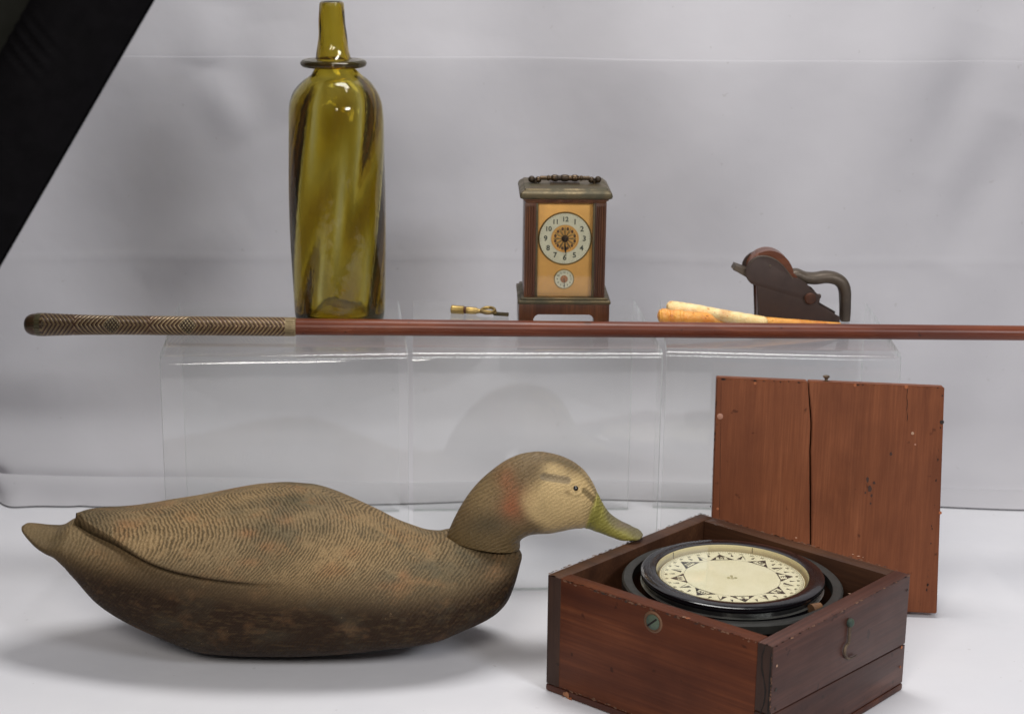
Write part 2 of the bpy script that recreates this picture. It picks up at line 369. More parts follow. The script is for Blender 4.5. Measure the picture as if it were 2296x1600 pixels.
# ------------------------------------------------------------------ green glass bottle
M_gl = NT('olive_glass'); g = M_gl.new('ShaderNodeBsdfGlass'); g.inputs['IOR'].default_value = 1.5; g.inputs['Roughness'].default_value = .0; g.inputs['Color'].default_value = (.99, .985, .93, 1)
M_gl.lk(M_gl.bump(M_gl.noise(M_gl.coord((1, 1, .5)), 55, 4), .5, .0018), g.inputs['Normal'])
va = M_gl.new('ShaderNodeVolumeAbsorption'); va.inputs['Color'].default_value = (.825, .745, 0, 1); va.inputs['Density'].default_value = 470
gd = M_gl.new('ShaderNodeBsdfDiffuse'); gd.inputs[0].default_value = (.50, .42, .16, 1); gm = M_gl.new('ShaderNodeMixShader'); M_gl.lk(M_gl.ramp1(M_gl.noise(M_gl.coord((1, 1, .6)), 26, 5, .65), .35, .75, .01, .07), gm.inputs[0]); M_gl.lk(g.outputs[0], gm.inputs[1]); M_gl.lk(gd.outputs[0], gm.inputs[2]); M_gl.lk(gm.outputs[0], M_gl.out.inputs['Surface']); M_gl.lk(va.outputs[0], M_gl.out.inputs['Volume'])
YB = 1.585
rows = [(7, 743.7, 27.5), (14, 743.8, 28.5), (60, 744.5, 30), (110, 746.5, 34), (131, 748, 38), (150, 750, 40), (160, 752, 48), (170, 754, 57), (182, 753.5, 73), (196, 752.5, 86), (215, 752, 97.5), (243, 752.5, 105.5), (285, 754, 108), (340, 755, 108.3), (420, 756, 107.5), (486, 757, 106.5), (583, 759, 105), (660, 761, 103.5), (700, 762, 102.8), (722, 762.5, 100), (733, 763, 92)]
zz = []; cc = []; rr = []
for py, cx_, r_ in rows:
    p = aty(cx_, py, YB); zz.append(p[2]); cc.append(p[0]); rr.append(r_*mpp(p))
zz = np.array(zz)[::-1]; cc = np.array(cc)[::-1]; rr = np.array(rr)[::-1]; zz = HR + (zz-zz[0])*(zz[-1]-HR)/(zz[-1]-zz[0])
bx = cc[0]; ns = 260; zs = np.linspace(HR+.0004, zz[-1], ns); rs = smooth_interp(zs, zz, rr); cs = smooth_interp(zs, zz, cc)-bx
nth = 160; th = np.linspace(0, 2*np.pi, nth, endpoint=False)
def shell(off, amp, ph, k):
    P = []
    for z, r, c in zip(zs, rs, cs):
        body = float(sstep(np.array(r), .020, .040)); neck = 1-body
        rad = max(.002, r-off) * (1 + amp*body*np.sin(k*(th - ph - (z-HR)*6.2)) + .03*neck*np.sin(2*th+z*70)+ .022*neck*np.sin(5*th+z*160)+.015*neck*np.sin(3*th-z*260))
        P.append(np.stack([c+rad*np.cos(th), rad*np.sin(th), np.full(nth, z-HR)], -1))
    return np.array(P)
out = shell(0, .015, .3, 6); off = .0036; inn = shell(off, .044, .75, 6)
keep = zs > HR+.012
outer = out; inner = inn[keep]
# base: outer bottom with push-up, inner floor, rim joined
def ringat(r, z): return np.stack([r*np.cos(th), r*np.sin(th), np.full(nth, z)], -1)
bot = [ringat(rs[0]*f, z) for f, z in ((.02, .016), (.35, .012), (.65, .004), (.85, .0006), (.95, .0))]
flo = [ringat(inn[keep][0][:, 0].max()*f, z) for f, z in ((.9, .0105), (.65, .0125), (.35, .019), (.02, .022))]
topr = (out[-1]+inn[-1])/2 + np.array([0, 0, .0016])
P = np.concatenate([np.array(bot), outer, topr[None], inner[::-1], np.array(flo)], 0)
bt = thing('glass_bottle', 'tall olive green hand-blown glass bottle with a ring collar on the left riser', 'bottle', (bx, YB, HR))
link('body', grid_mesh('bottle_body', P, [M_gl.m], cap0=True, cap1=True), bt)
pc = aty(748, 145, YB)
lathe('collar', [(.0165+.0*k, 0) for k in range(0)] + [(.0256+.0040*math.cos(a)*1.0, .0034*math.sin(a)) for a in np.linspace(0, 2*math.pi, 17)[:-1]] , M_gl.m, bt, 64, Matrix.Translation((pc[0]-bx, 0, pc[2]-HR+.0012)), close=True)
lathe('collar_web', [(.0155, -.0036), (.0262, -.0030), (.0262, .0028), (.0165, .0042)], M_gl.m, bt, 64, Matrix.Translation((pc[0]-bx, 0, pc[2]-HR+.0012)), close=True)

# ------------------------------------------------------------------ cane
def strand_mat(name, rough=.33, metal=.3):
    t = NT(name); c = t.attr('paint', 'Color'); v = t.coord(); n = t.noise(v, 160, 4); c2 = t.mix(t.ramp1(n, .35, .7, 0, .45), c, (.03, .018, .008))
    return t.set(col=c2, rough=rough, metal=metal, normal=t.bump(t.noise(v, 900, 2), .25, .0003))
M_strand = strand_mat('woven_strands'); M_cane = wood('cane_wood', 'x', (.095, .020, .009), (.185, .046, .019), (.27, .080, .032), .36, 4, 0, .15, 1.5)
def cpt(px, py, r): p = atz(px, py, HR+.0072); return p
pL = cpt(54, 727, 0); pR = cpt(2296, 746.5, 0); dv = (pR-pL); cl = np.linalg.norm(dv); dirc = dv/cl
yawc = math.atan2(dirc[1], dirc[0])
cane = thing('walking_cane', 'long brown walking cane with brass-coloured woven handle lying across the risers', 'walking cane', tuple(pL), yawc)
def pxs(px): a = atz(px, 727+(px-54)*.0087, HR+.0072); return float((a-pL)@dirc)
m0 = mpp(pL)
us = [pxs(p) for p in (54, 57, 63, 75, 95, 130, 200, 300, 640, 660, 665)]
hr = [h*m0 for h in (3, 13, 20, 24.5, 25.8, 24.6, 22.2, 21.4, 21.2, 21.2, 18.9)]
nS, nT = 1150, 120; uu = np.concatenate([np.linspace(us[0], us[3], 40), np.linspace(us[3], us[-1], nS-39)[1:]])
rad = smooth_interp(uu, us, hr); tht = np.linspace(0, 2*np.pi, nT, endpoint=False)
Ug, Tg = np.meshgrid(uu, tht, indexing='ij')
# angle measured from the side that faces the lens and upward
ang = (Tg+np.pi) % (2*np.pi) - np.pi       # 0 = facing the lens, rises upward
Pd = (pxs(1000)-pxs(0))/1000               # metres per pixel along the cane
Vv = np.abs(((ang-.25)+np.pi) % (2*np.pi)-np.pi)*17.0*1.0       # pixels round the girth
px_ = Ug/Pd+54
cen = np.array([-85, 85, 255, 425]); per = 169.
dd = np.min(np.abs(px_[..., None]-np.array([86.5, 255.5, 424.5])), -1)
dd = np.where(px_ > 508, px_-424.5, dd); dd = np.where(px_ < 100, 169-np.abs(px_-86.5)*.2, dd)
q = dd+Vv*.95; ph = (q/9.6) % 1
prof_ = .5+.5*np.cos(2*np.pi*(ph-.32))
kk = np.floor(q/9.6).astype(int)
tan_ = np.array([.30, .195, .100]); brass = np.array([.74, .54, .27]); red = np.array([.115, .040, .022]); olv = np.array([.16, .13, .045]); dk = np.array([.045, .025, .014])
f1 = sstep(ph, .0, .10)*(1-sstep(ph, .50, .60)); f2 = sstep(ph, .62, .68)*(1-sstep(ph, .78, .84)); f3 = sstep(ph, .84, .9)*(1-sstep(ph, .95, 1.0))
col = dk + (tan_-dk)*f1[..., None] + (red-dk)*f2[..., None]*1.0
col = col + (red-col)*(f3*.4)[..., None]
thin = (np.exp(-((ph-.12)/.06)**2))[..., None]; col = col + (brass-col)*thin*.75
# bead diamonds at the centres of the pattern
dia = sstep(19-q, 0, 3)*(px_ < 508)*(px_ > 100); bx_ = np.cos(px_*2*np.pi/8.)*np.cos(Vv*2*np.pi/8.)
bead = sstep(bx_, .0, .7); cb = dk*1.6 + (np.array([.42, .34, .17])-dk)*bead[..., None]
col = col*(1-dia[..., None])+cb*dia[..., None]
tri = .4*sstep(q, 82, 86)*(px_ < 508)*(px_ > 100); col = col*(1-.6*tri[..., None])+red*1.5*.6*tri[..., None]
strand = f1*.5+f2*.35+bead*dia*.6
# cap bands and ferrule
capz = 1-sstep(px_, 78, 84); rib = .5+.5*np.cos(Tg*26); colc = olv*.55+(np.array([.14, .03, .015])-olv*.55)*sstep(rib, .55, .8)[..., None]*sstep(px_, 56, 60)[..., None]
col = col*(1-capz[..., None])+colc*capz[..., None]
b2 = sstep(px_, 80, 84)*(1-sstep(px_, 92, 96)); col = col*(1-b2[..., None])+(olv*.8+.05*rib[..., None])*b2[..., None]
fer = sstep(px_, 640, 643); rb = .5+.5*np.cos(Tg*30); colf = np.array([.42, .31, .16])*(.45+.55*rb[..., None]); col = col*(1-fer[..., None])+colf*fer[..., None]
strand = strand*(1-capz)*(1-fer)+rib*capz*.2+rb*fer*.4
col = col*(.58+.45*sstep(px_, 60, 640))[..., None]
Rr = rad[:, None] + (strand-.35)*.00075*sstep(Ug, us[1], us[3])
P = np.stack([Ug, -Rr*np.cos(Tg), Rr*np.sin(Tg)], -1)
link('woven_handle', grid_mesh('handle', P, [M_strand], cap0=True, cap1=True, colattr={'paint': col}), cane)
ue = pxs(2560); n = 60; pr = [(hr[-1] - (hr[-1]-16.2*m0)*(i/(n-1)), us[-2]+(ue-us[-2])*i/(n-1)) for i in range(n)]
bm = bmesh.new(); bm_lathe(bm, [(.0001, pr[0][1])]+pr+[(.0001, pr[-1][1])], 40, Matrix.Rotation(math.pi/2, 4, 'Y')); link('shaft', bm_mesh('shaft', bm, M_cane, auto=50), cane)
# a lathe turned onto +x

tg = NT('cover_glass'); tr = tg.new('ShaderNodeBsdfTransparent'); gl = tg.new('ShaderNodeBsdfGlossy'); gl.inputs['Roughness'].default_value = .02; mx = tg.new('ShaderNodeMixShader')
tg.lk(schlick(tg), mx.inputs[0]); tg.lk(tr.outputs[0], mx.inputs[1]); tg.lk(gl.outputs[0], mx.inputs[2]); tg.lk(mx.outputs[0], tg.out.inputs[0])
tgm = tg.m
# ------------------------------------------------------------------ carriage clock
M_mah = wood('clock_case', 'z', (.040, .014, .007), (.115, .038, .015), (.21, .080, .030), .30, 2, .0, .4, 2)
M_brz = patina('dull_bronze', (.135, .100, .052), (.070, .060, .034), .38, .75)
M_brd = patina('dark_bronze', (.085, .055, .030), (.025, .018, .012), .35, .8)
M_gold = patina('gilt_plate', (.74, .40, .105), (.62, .32, .08), .34, .6, .3, .8, 90)
M_brass = patina('brass', (.42, .29, .10), (.18, .12, .05), .36, .85)
M_enam = plain('enamel', (.60, .57, .40), .3, 0, .08, 120, .05, 300)
M_ink = plain('dark_ink', (.045, .050, .035), .5, 0, .2, 300, 0)
M_blkm = plain('blued_steel', (.012, .011, .010), .35, .3, .2, 200, .05)
YC = 1.562
def cq(px, py): p = aty(px, py, YC); return p[0], p[2]
ccx = cq(1267, 560)[0]
ck = thing('carriage_clock', 'small brown carriage clock with gilt face and folding top handle', 'clock', (ccx, YC, HR))
k = mpp(aty(1267, 560, YC))
def cl_(px, py): x, z = cq(px, py); return x-ccx, z-HR
zt = lambda py: cl_(1267, py)[1]
zb = 0.0; bodyd = .066
W = lambda px: px*k
z_pl = zt(668); z_bt = zt(455); z_cb = zt(447); z_ct = zt(424)
# plinth with arched opening
pw = W(102)
arch = []
for a in np.linspace(math.pi, math.pi/2, 7): arch.append((-W(69)+W(10)+W(10)*math.cos(a), zt(703)-W(10)+W(10)*math.sin(a)))
for a in np.linspace(math.pi/2, 0, 7): arch.append((W(67)-W(10)+W(10)*math.cos(a), zt(703)-W(10)+W(10)*math.sin(a)))
outl = [(-pw, 0), (-W(69), 0)] + arch + [(W(67), 0), (pw, 0), (pw, zt(680)), (-pw, zt(680))]
prism_y('plinth_front', outl, -.004, .006, M_mah, ck, .0005)
bm = bmesh.new(); bm_box(bm, (-pw+.005, .040, zt(680)/2), (.010, .067, zt(680)), .0006); bm_box(bm, (pw-.005, .040, zt(680)/2), (.010, .067, zt(680)), .0006); bm_box(bm, (0, .071, zt(680)/2+.008), (pw*2-.0202, .006, zt(680)-.016), .0004)
link('plinth_side', bm_mesh('plinth_side', bm, M_mah, auto=40), ck)
bm = bmesh.new(); bm_box(bm, (0, .034, zt(676)), (pw*2+.002, .078, W(9)), .0012, 3); bm_box(bm, (0, .033, zt(669)), (W(196), .074, W(6)), .0009, 3)
link('base_moulding', bm_mesh('base_moulding', bm, M_brz, auto=40), ck)
# case: corner posts with flutes
for sx in (-1, 1):
    for fy, nm in ((0.0, 'corner_post'), (bodyd-.009, 'corner_post')):
        x0, x1 = sorted((sx*W(91), sx*W(66))); bm = bmesh.new()
        bm_box(bm, ((x0+x1)/2, fy+.0045, (z_pl+z_bt)/2), (x1-x0, .009, z_bt-z_pl), .0006)
        for q_ in (.22, .42, .62, .82):
            xx = x0+(x1-x0)*q_; bm_tube(bm, [(xx, fy-.0002, z_pl+.003), (xx, fy-.0002, z_bt-.003)], .0009, 8)
        link(nm, bm_mesh(nm, bm, M_mah, auto=40), ck)
    x0, x1 = sorted((sx*W(66), sx*W(61.5)))
    box('brass_trim', ((x0+x1)/2, .003, (z_pl+z_bt)/2), (x1-x0, .005, z_bt-z_pl), M_brz, ck, .0005)
    box('side_panel', (sx*W(89), bodyd/2, (z_pl+z_bt)/2), (.002, bodyd-.0186, z_bt-z_pl), M_mah, ck, .0003)
box('back_panel', (0, bodyd-.003, (z_pl+z_bt)/2), (W(130), .003, z_bt-z_pl), M_mah, ck, .0003)
box('face_plate', (0, .0065, (z_pl+z_bt)/2), (W(122.8), .002, z_bt-z_pl-.0002), M_gold, ck, .0002)
YF = .0055
ydis = Matrix.Rotation(math.pi/2, 4, 'X')
def disc(name, cx_, cz_, prof, mat, parent, y, seg=64):
    return lathe(name, prof, mat, parent, seg, Matrix.Translation((cx_, y, cz_)) @ ydis)
dx, dz = cl_(1267, 537); dx = 0
R = W(57.5)
dial = disc('dial', dx, dz, [(W(30), 0), (W(30), .0006), (R*.99, .0010), (R, .0004), (R, 0)], M_enam, ck, YF)
disc('dial_rim', dx, dz, [(R, 0), (R, .0012), (R+W(1), .0018), (R+W(2.6), .0012), (R+W(3), 0)], M_brass, dial, YF)
disc('dial_centre', dx, dz, [(0, .0003), (W(29), .0003), (W(29.5), .0014), (W(31), .0014), (W(31), 0)], M_gold, dial, YF)
bm = bmesh.new()
for i in range(12):
    a = 2*math.pi*(i+.5)/12; r0 = W(22.5)
    bm_lathe(bm, [(0, 0), (W(2.9), 0), (W(2.9), .0001)], 10, Matrix.Translation((dx+r0*math.sin(a), YF-.0006, dz+r0*math.cos(a))) @ ydis @ Matrix.Diagonal((1, 1.35, 1, 1)))
link('fretwork', bm_mesh('fretwork', bm, plain('fret_shadow', (.10, .045, .012), .6)), dial)
bm = bmesh.new()
for i in range(12):
    a = 2*math.pi*i/12
    for s_, l_ in ((0, 17),):
        bm_tube(bm, [(dx+W(8)*math.sin(a), YF-.0009, dz+W(8)*math.cos(a)), (dx+W(l_)*math.sin(a), YF-.0012, dz+W(l_)*math.cos(a)), (dx+W(26)*math.sin(a), YF-.0009, dz+W(26)*math.cos(a))], [W(1), W(2.3), W(.8)], 6)
link('star_tracery', bm_mesh('star_tracery', bm, M_brass, auto=60), dial)
def text_mesh(items, mat, parent, name, mtxs, thick=.00004):
    """items: (string, size); mtxs: matrices; all joined into one flat print"""
    bmt = bmesh.new()
    for (s_, size), mt in zip(items, mtxs):
        cu = bpy.data.curves.new('t', 'FONT'); cu.body = s_; cu.size = size; cu.align_x = 'CENTER'; cu.align_y = 'CENTER'; cu.resolution_u = 3; cu.offset = size*.02
        ob = bpy.data.objects.new('t', cu); C.objects.link(ob); dg = bpy.context.evaluated_depsgraph_get(); me = bpy.data.meshes.new_from_object(ob.evaluated_get(dg)); me.transform(mt); bmt.from_mesh(me)
        bpy.data.objects.remove(ob); bpy.data.curves.remove(cu); bpy.data.meshes.remove(me)
    me = bpy.data.meshes.new(name); bmt.to_mesh(me); bmt.free(); me.materials.append(mat); return link(name, me, parent)
its, mts = [], []
for i in range(1, 13):
    a = 2*math.pi*i/12; r0 = W(43.5); its.append((str(i), W(17 if i < 10 else 15))); mts.append(Matrix.Translation((dx+r0*math.sin(a), YF-.00125, dz+r0*math.cos(a))) @ ydis)
text_mesh(its, M_ink, dial, 'numerals', mts)
bm = bmesh.new()
for i in range(60):
    a = 2*math.pi*i/60; l_ = 2.2 if i % 5 == 0 else 1.2; m_ = Matrix.Translation((dx, YF-.0012, dz)) @ Matrix.Rotation(a, 4, 'Y')
    vs = [bm.verts.new(m_ @ Vector(p)) for p in ((-W(.28), 0, W(53.5)), (W(.28), 0, W(53.5)), (W(.28), 0, W(53.5+l_)), (-W(.28), 0, W(53.5+l_)))]; bm.faces.new(vs)
link('minute_track', bm_mesh('minute_track', bm, M_ink), dial)
def hand(name, parent, ox, oz, L_, wv, y, ang_, moon=None):
    bm = bmesh.new(); m_ = Matrix.Translation((ox, y, oz)) @ Matrix.Rotation(ang_, 4, 'Y')
    pts = [(0, 0, -L_*.12), (0, 0, L_*.5), (0, 0, L_*.72), (0, 0, L_*.82), (0, 0, L_)]; rd = [wv*.7, wv*.6, wv*(2.6 if moon else 1.1), wv*(2.0 if moon else .8), wv*.2]
    bm_tube(bm, [m_ @ Vector(p) for p in pts], rd, 8, True, .25); return link(name, bm_mesh(name, bm, M_blkm, auto=60), parent)
hand('hour_hand', ck, dx, dz, W(32), W(1.6), YF-.0022, math.radians(177), True)
hand('minute_hand', ck, dx, dz, W(42), W(1.2), YF-.0030, math.radians(176))
disc('hand_boss', dx, dz, [(0, .0042), (W(2), .0042), (W(3), .0036), (W(7), .0028), (W(8), .0012), (W(8), 0)], M_brd, ck, YF, 24)
ax, az_ = cl_(1266.6, 628); Rs = W(21); ax = -W(.4)
sdl = disc('alarm_dial', ax, az_, [(0, .0004), (Rs*.55, .0004), (Rs*.97, .0008), (Rs, .0003), (Rs, 0)], M_enam, ck, YF)
disc('alarm_rim', ax, az_, [(Rs, 0), (Rs, .0010), (Rs+W(1.8), .0010), (Rs+W(2), 0)], M_brass, sdl, YF)
disc('alarm_centre', ax, az_, [(0, .0009), (W(8.5), .0009), (W(8.5), 0)], plain('coppery_centre', (.40, .16, .05), .4, .5), sdl, YF, 24)
its, mts = [], []
for i in range(1, 13):
    a = 2*math.pi*i/12; r0 = W(15.5); its.append((str(i), W(5.6))); mts.append(Matrix.Translation((ax+r0*math.sin(a), YF-.0009, az_+r0*math.cos(a))) @ ydis)
text_mesh(its, M_ink, sdl, 'alarm_numerals', mts)
hand('alarm_hand', ck, ax, az_, W(20), W(1.1), YF-.0020, math.radians(176))
box('front_glass', (0, .0012, (z_pl+z_bt)/2), (W(131), .0008, z_bt-z_pl-.0006), tgm, ck, 0)
# cornice, lid and handle
def frame_prof(name, prof, mat):
    """prof: (half-width, half-depth extra, z) rings stacked"""
    bm = bmesh.new(); rings = []
    for hw, ex, z in prof:
        y0, y1 = -ex, bodyd+ex; r = .0016; P_ = []
        for (sx, sy) in ((-1, -1), (1, -1), (1, 1), (-1, 1)):
            cx_ = sx*(hw-r); cy_ = (y0+r) if sy < 0 else (y1-r); a0 = {(-1, -1): math.pi, (1, -1): 1.5*math.pi, (1, 1): 0, (-1, 1): .5*math.pi}[(sx, sy)]
            for q_ in range(4): a = a0+q_*math.pi/6; P_.append(bm.verts.new((cx_+r*math.cos(a), cy_+r*math.sin(a), z)))
        rings.append(P_)
    for a, b in zip(rings, rings[1:]):
        for i in range(len(a)): j = (i+1) % len(a); bm.faces.new((a[i], a[j], b[j], b[i]))
    bm.faces.new(rings[0][::-1]); bm.faces.new(rings[-1]); return link(name, bm_mesh(name, bm, mat, auto=30), ck)
frame_prof('frieze', [(W(90.5), .001, z_bt), (W(91), .0015, z_bt+W(4)), (W(95), .003, z_bt+W(6)), (W(95), .003, z_bt+W(9))], M_mah)
zc0 = z_bt+W(9)
frame_prof('cornice', [(W(97), .004, zc0), (W(102), .006, zc0+W(3)), (W(103.2), .0065, zc0+W(7)), (W(101.5), .006, zc0+W(14)), (W(96), .004, zc0+W(19)), (W(93), .002, zc0+W(20)), (W(92), .001, zc0+W(23)), (W(80), -.006, zc0+W(24.5))], M_brz)
zl = zc0+W(24.5); hy = bodyd*.42
box('lid_plate', (0, bodyd/2, zl+.0004), (W(66), .026, .0012), M_brd, ck, .0004)
hd = []
zh = zl+W(9)
bm = bmesh.new(); n = 90
pf = []
for i in range(n+1):
    s_ = -1+2*i/n; x = s_*W(56); ax_ = abs(s_)
    r_ = W(4.8)
    for c_, w__, a_ in ((0, .16, 3.2), (.40, .13, 3.0), (.22, .035, .8), (.66, .04, 1.6)):
        r_ += W(a_)*math.exp(-((ax_-c_)/w__)**4)
    pf.append((r_, x))
bm_lathe(bm, [(.0001, pf[0][1])]+pf+[(.0001, pf[-1][1])], 20, Matrix.Translation((0, hy, zh+W(3))) @ Matrix.Rotation(math.pi/2, 4, 'Y'))
hb = link('handle', bm_mesh('handle', bm, M_brd, auto=60), ck)
for sx in (-1, 1):
    for bxp, rr_ in ((60, 7.4), (75, 7.8)):
        m_ = Matrix.Translation((sx*W(bxp), hy, zl+W(8 if bxp < 70 else 9)))
        lathe('handle_ball', [(W(rr_)*math.sin(a) if 0 < a < math.pi else 0, -W(rr_)*math.cos(a)) for a in np.linspace(0, math.pi, 11)], M_brd, hb, 16, m_, auto=80)
    bm = bmesh.new()
    bm_tube(bm, [(sx*W(x_), hy, zl+W(z_)) for x_, z_ in ((54, 10), (60, 3.5), (68, 2), (75, 3.5), (80, 10))], W(2.4), 8)
    bm_tube(bm, [(sx*W(66), hy-.003, zl-.0005), (sx*W(66), hy-.003, zl+W(8))], W(3), 8)
    link('handle_bracket', bm_mesh('handle_bracket', bm, M_brd, auto=60), hb)

# ------------------------------------------------------------------ brass winding key
p0 = atz(1075, 706, HR); key = thing('winding_key', 'small double-ended brass clock winding key left of the clock', 'key', tuple(p0), math.radians(-15))
k2 = mpp(p0); K = lambda q_: q_*k2
def lx(name, prof, mat, z, parent=key, seg=24):
    bm = bmesh.new(); bm_lathe(bm, [(.00005, prof[0][1])]+prof+[(.00005, prof[-1][1])], seg, Matrix.Translation((0, 0, z)) @ Matrix.Rotation(math.pi/2, 4, 'Y')); return link(name, bm_mesh(name, bm, mat, auto=35), parent)
lx('barrel', [(K(9.4), K(-65)), (K(10), K(-63)), (K(9.5), K(-61)), (K(9.5), K(-36)), (K(7.6), K(-35)), (K(7.6), K(-30)), (K(8.4), K(-29)), (K(8.0), K(-8)), (K(6), K(-5)), (K(4.5), K(4))], M_brass, K(9))
lx('band', [(K(8.0), K(-35)), (K(8.2), K(-33)), (K(8.0), K(-30))], plain('rust_band', (.09, .03, .012), .6), K(9))
bm = bmesh.new(); pts = [(K(20)+K(15)*math.cos(a), K(10)*math.sin(a)*1.3, K(12)+K(6)*math.cos(a)*.0+K(3.5)*math.sin(a)) for a in np.linspace(0, 2*math.pi, 25)]; bm_tube(bm, pts, K(3.8), 8)
bm_tube(bm, [(K(-2), 0, K(9)), (K(40), 0, K(7))], [K(5), K(4.4)], 10)
link('wing_loop', bm_mesh('wing_loop', bm, M_brass, auto=60), key)
bm = bmesh.new(); bm_box(bm, (K(50), 0, K(5.2)), (K(34), K(8), K(8)), K(.8)); link('square_shank', bm_mesh('square_shank', bm, M_brz, auto=40), key)

# ------------------------------------------------------------------ bone sticks
def bone(name, ca, cb, cspot, rough=.35, sc_=60):
    t = NT(name); v = t.coord(); n = t.noise(v, sc_, 5, .6); c = t.mix(t.ramp1(n, .35, .65), ca, cb)
    sp = t.noise(v, 260, 2); c = t.mix(t.ramp1(sp, .64, .70, 0, .8), c, cspot)
    st = t.noise(t.coord((1, 1, 1), (3, 1, 2)), 35, 3); c = t.mix(t.ramp1(st, .5, .68, 0, .7), c, cspot)
    return t.set(col=c, rough=rough, normal=t.bump(t.noise(v, 190, 4, .7), .9, .002), sss=.08)
M_cream = bone('cream_bone', (1.0, .78, .42), (.95, .66, .28), (.62, .22, .05), .45, 120); M_amber = bone('amber_bone', (.98, .48, .10), (.78, .27, .045), (.42, .10, .02), .3, 70)
YO = 1.562
def stick(name, label, pts, mat, cat, grp, flat=1, lumps=0):
    """pts: (px, py-centre, half-height px, y)"""
    W3 = []; Rd = []
    P_ = spline(pts, 90)
    for px, py, hh, y in P_: q_ = aty(px, py, y); W3.append(q_); Rd.append(hh*mpp(q_))
    W3 = np.array(W3); Rd = np.array(Rd); base = W3[0].copy(); base[2] = HR
    low = (W3[:, 2]-Rd).min(); W3[:, 2] += max(0, HR+.0002-low) if low < HR else 0
    if lumps: Rd = Rd*(1+.035*np.sin(np.arange(90)*1.1)*np.linspace(1, .2, 90)+.02*np.random.randn(90)*.6)
    o = thing(name, label, cat, tuple(base), 0, grp); bm = bmesh.new(); bm_tube(bm, [tuple(p-base) for p in W3], list(Rd), 24, True, flat)
    link('shaft', bm_mesh(name, bm, mat, auto=70), o); return o, base
so, bs = stick('bone_stick', 'orange-brown polished bone stick with rounded knob end and long taper beside the plane', [(1474, 708, 4, YO), (1478, 708, 13, YO), (1488, 708, 17, YO), (1498, 708.5, 15.5, YO), (1503, 709, 14, YO), (1514, 709.5, 16, YO), (1526, 710, 15.5, YO), (1533, 710.5, 13, YO), (1545, 712, 14.5, YO), (1600, 715, 13.5, YO+.005), (1700, 720, 11, YO+.010), (1800, 724, 7.5, YO+.015), (1884, 726, 3, YO+.02)], M_amber, 'bone stick', 'carved bone sticks in front of the plane', 1, 1)
stick('bone_stick', 'cream bone stick with rough yellow surface lying over the orange-brown stick', [(1494, 688, 4, YO+.018), (1499, 688, 12, YO+.018), (1508, 689, 14.5, YO+.018), (1530, 692, 14.5, YO+.017), (1560, 696, 14, YO+.014), (1610, 705, 13.5, YO+.004), (1660, 714, 14, YO-.006), (1700, 720, 13, YO-.012), (1714, 722, 12, YO-.013), (1720, 723, 5, YO-.013)], M_cream, 'bone stick', 'carved bone sticks in front of the plane', 1, 1)

# ------------------------------------------------------------------ small hand plane
M_iron = patina('brown_iron', (.060, .036, .028), (.036, .021, .017), .55, .25, .35, .7, 50)
M_irong = patina('worn_iron', (.105, .080, .058), (.055, .040, .030), .45, .45, .4, .65, 40)
M_wedge = wood('wedge_wood', 'x', (.06, .018, .008), (.17, .050, .018), (.30, .095, .032), .35, 6, 0, .3, 2)
YP = 1.588
pb = aty(1790, 725, YP); pl = thing('hand_plane', 'small dark iron bullnose hand plane with wooden wedge and looped rear handle', 'hand plane', (pb[0], YP, HR))
def pp(l): 
    o_ = []
    for px, py in l: q_ = aty(px, py, YP); o_.append((q_[0]-pb[0], q_[2]-HR))
    return o_
def smo(l, n): return [tuple(p) for p in spline(pp(l), n)]
z0 = .0002
front = pp([(1700, 726), (1700, 642)])
cheek = [(front[0][0], z0), front[1]] + smo([(1698, 640), (1688, 638), (1680, 632), (1674, 622), (1672, 608), (1676, 594), (1686, 582), (1702, 574), (1722, 574), (1741, 582), (1757, 596), (1770, 612), (1779, 625)], 30) + smo([(1790, 624), (1806, 634), (1815, 643), (1818, 652)], 8) + smo([(1829, 655), (1838, 665), (1838, 676), (1833, 683)], 8) + pp([(1884, 711), (1881, 722)]) + [(pp([(1881, 726)])[0][0], z0)]
TH = .026
prism_y('cheek', cheek, 0, .0030, M_iron, pl, .0007); prism_y('cheek', cheek, TH-.0030, TH, M_iron, pl, .0007)
inf = [(front[0][0]+.001, z0+.0003), (front[1][0]+.001, front[1][1])] + smo([(1695, 634), (1686, 626), (1680, 610), (1684, 592), (1696, 574), (1712, 566), (1728, 563.5), (1745, 567), (1760, 576), (1771, 588), (1779, 604), (1781, 618)], 30) + pp([(1800, 640), (1816, 665), (1830, 690), (1872, 715)]) + [(pp([(1872, 725)])[0][0], z0+.0003)]
prism_y('wedge', inf, .0031, TH-.0031, M_wedge, pl, .0015)
# nose tab, handle, knob
tab = pp([(1646, 608), (1652, 597), (1674, 605), (1690, 614), (1690, 632), (1676, 622)])
prism_y('iron_tip', tab, .004, TH-.004, M_irong, pl, .0008)
bm = bmesh.new()
hp = smo([(1772, 626), (1790, 620), (1810, 628), (1833, 630), (1857, 627), (1878, 630), (1893, 640), (1900, 657), (1901, 680), (1901, 705), (1900, 722)], 50); hp[-1] = (hp[-1][0], .0012)
wd = [W(3)+W(6.5)*min(1, i/12) for i in range(50)]; wd = [W(a) for a in np.interp(np.arange(50), [0, 4, 10, 30, 40, 49], [9, 12, 13, 14.5, 12.5, 11.5])]
rings = []
for i, (x, z) in enumerate(hp):
    a, b = hp[max(i-1, 0)], hp[min(i+1, 49)]; t_ = Vector((b[0]-a[0], 0, b[1]-a[1])).normalized(); nn = Vector((-t_.z, 0, t_.x)); ring = []
    for q_ in range(16): an = 2*math.pi*q_/16; ca, sa = math.cos(an), math.sin(an); ring.append(bm.verts.new(Vector((x, TH/2, z)) + nn*wd[i]*abs(ca)**.7*(1 if ca > 0 else -1) + Vector((0, .0085*abs(sa)**.7*(1 if sa > 0 else -1), 0))))
    rings.append(ring)
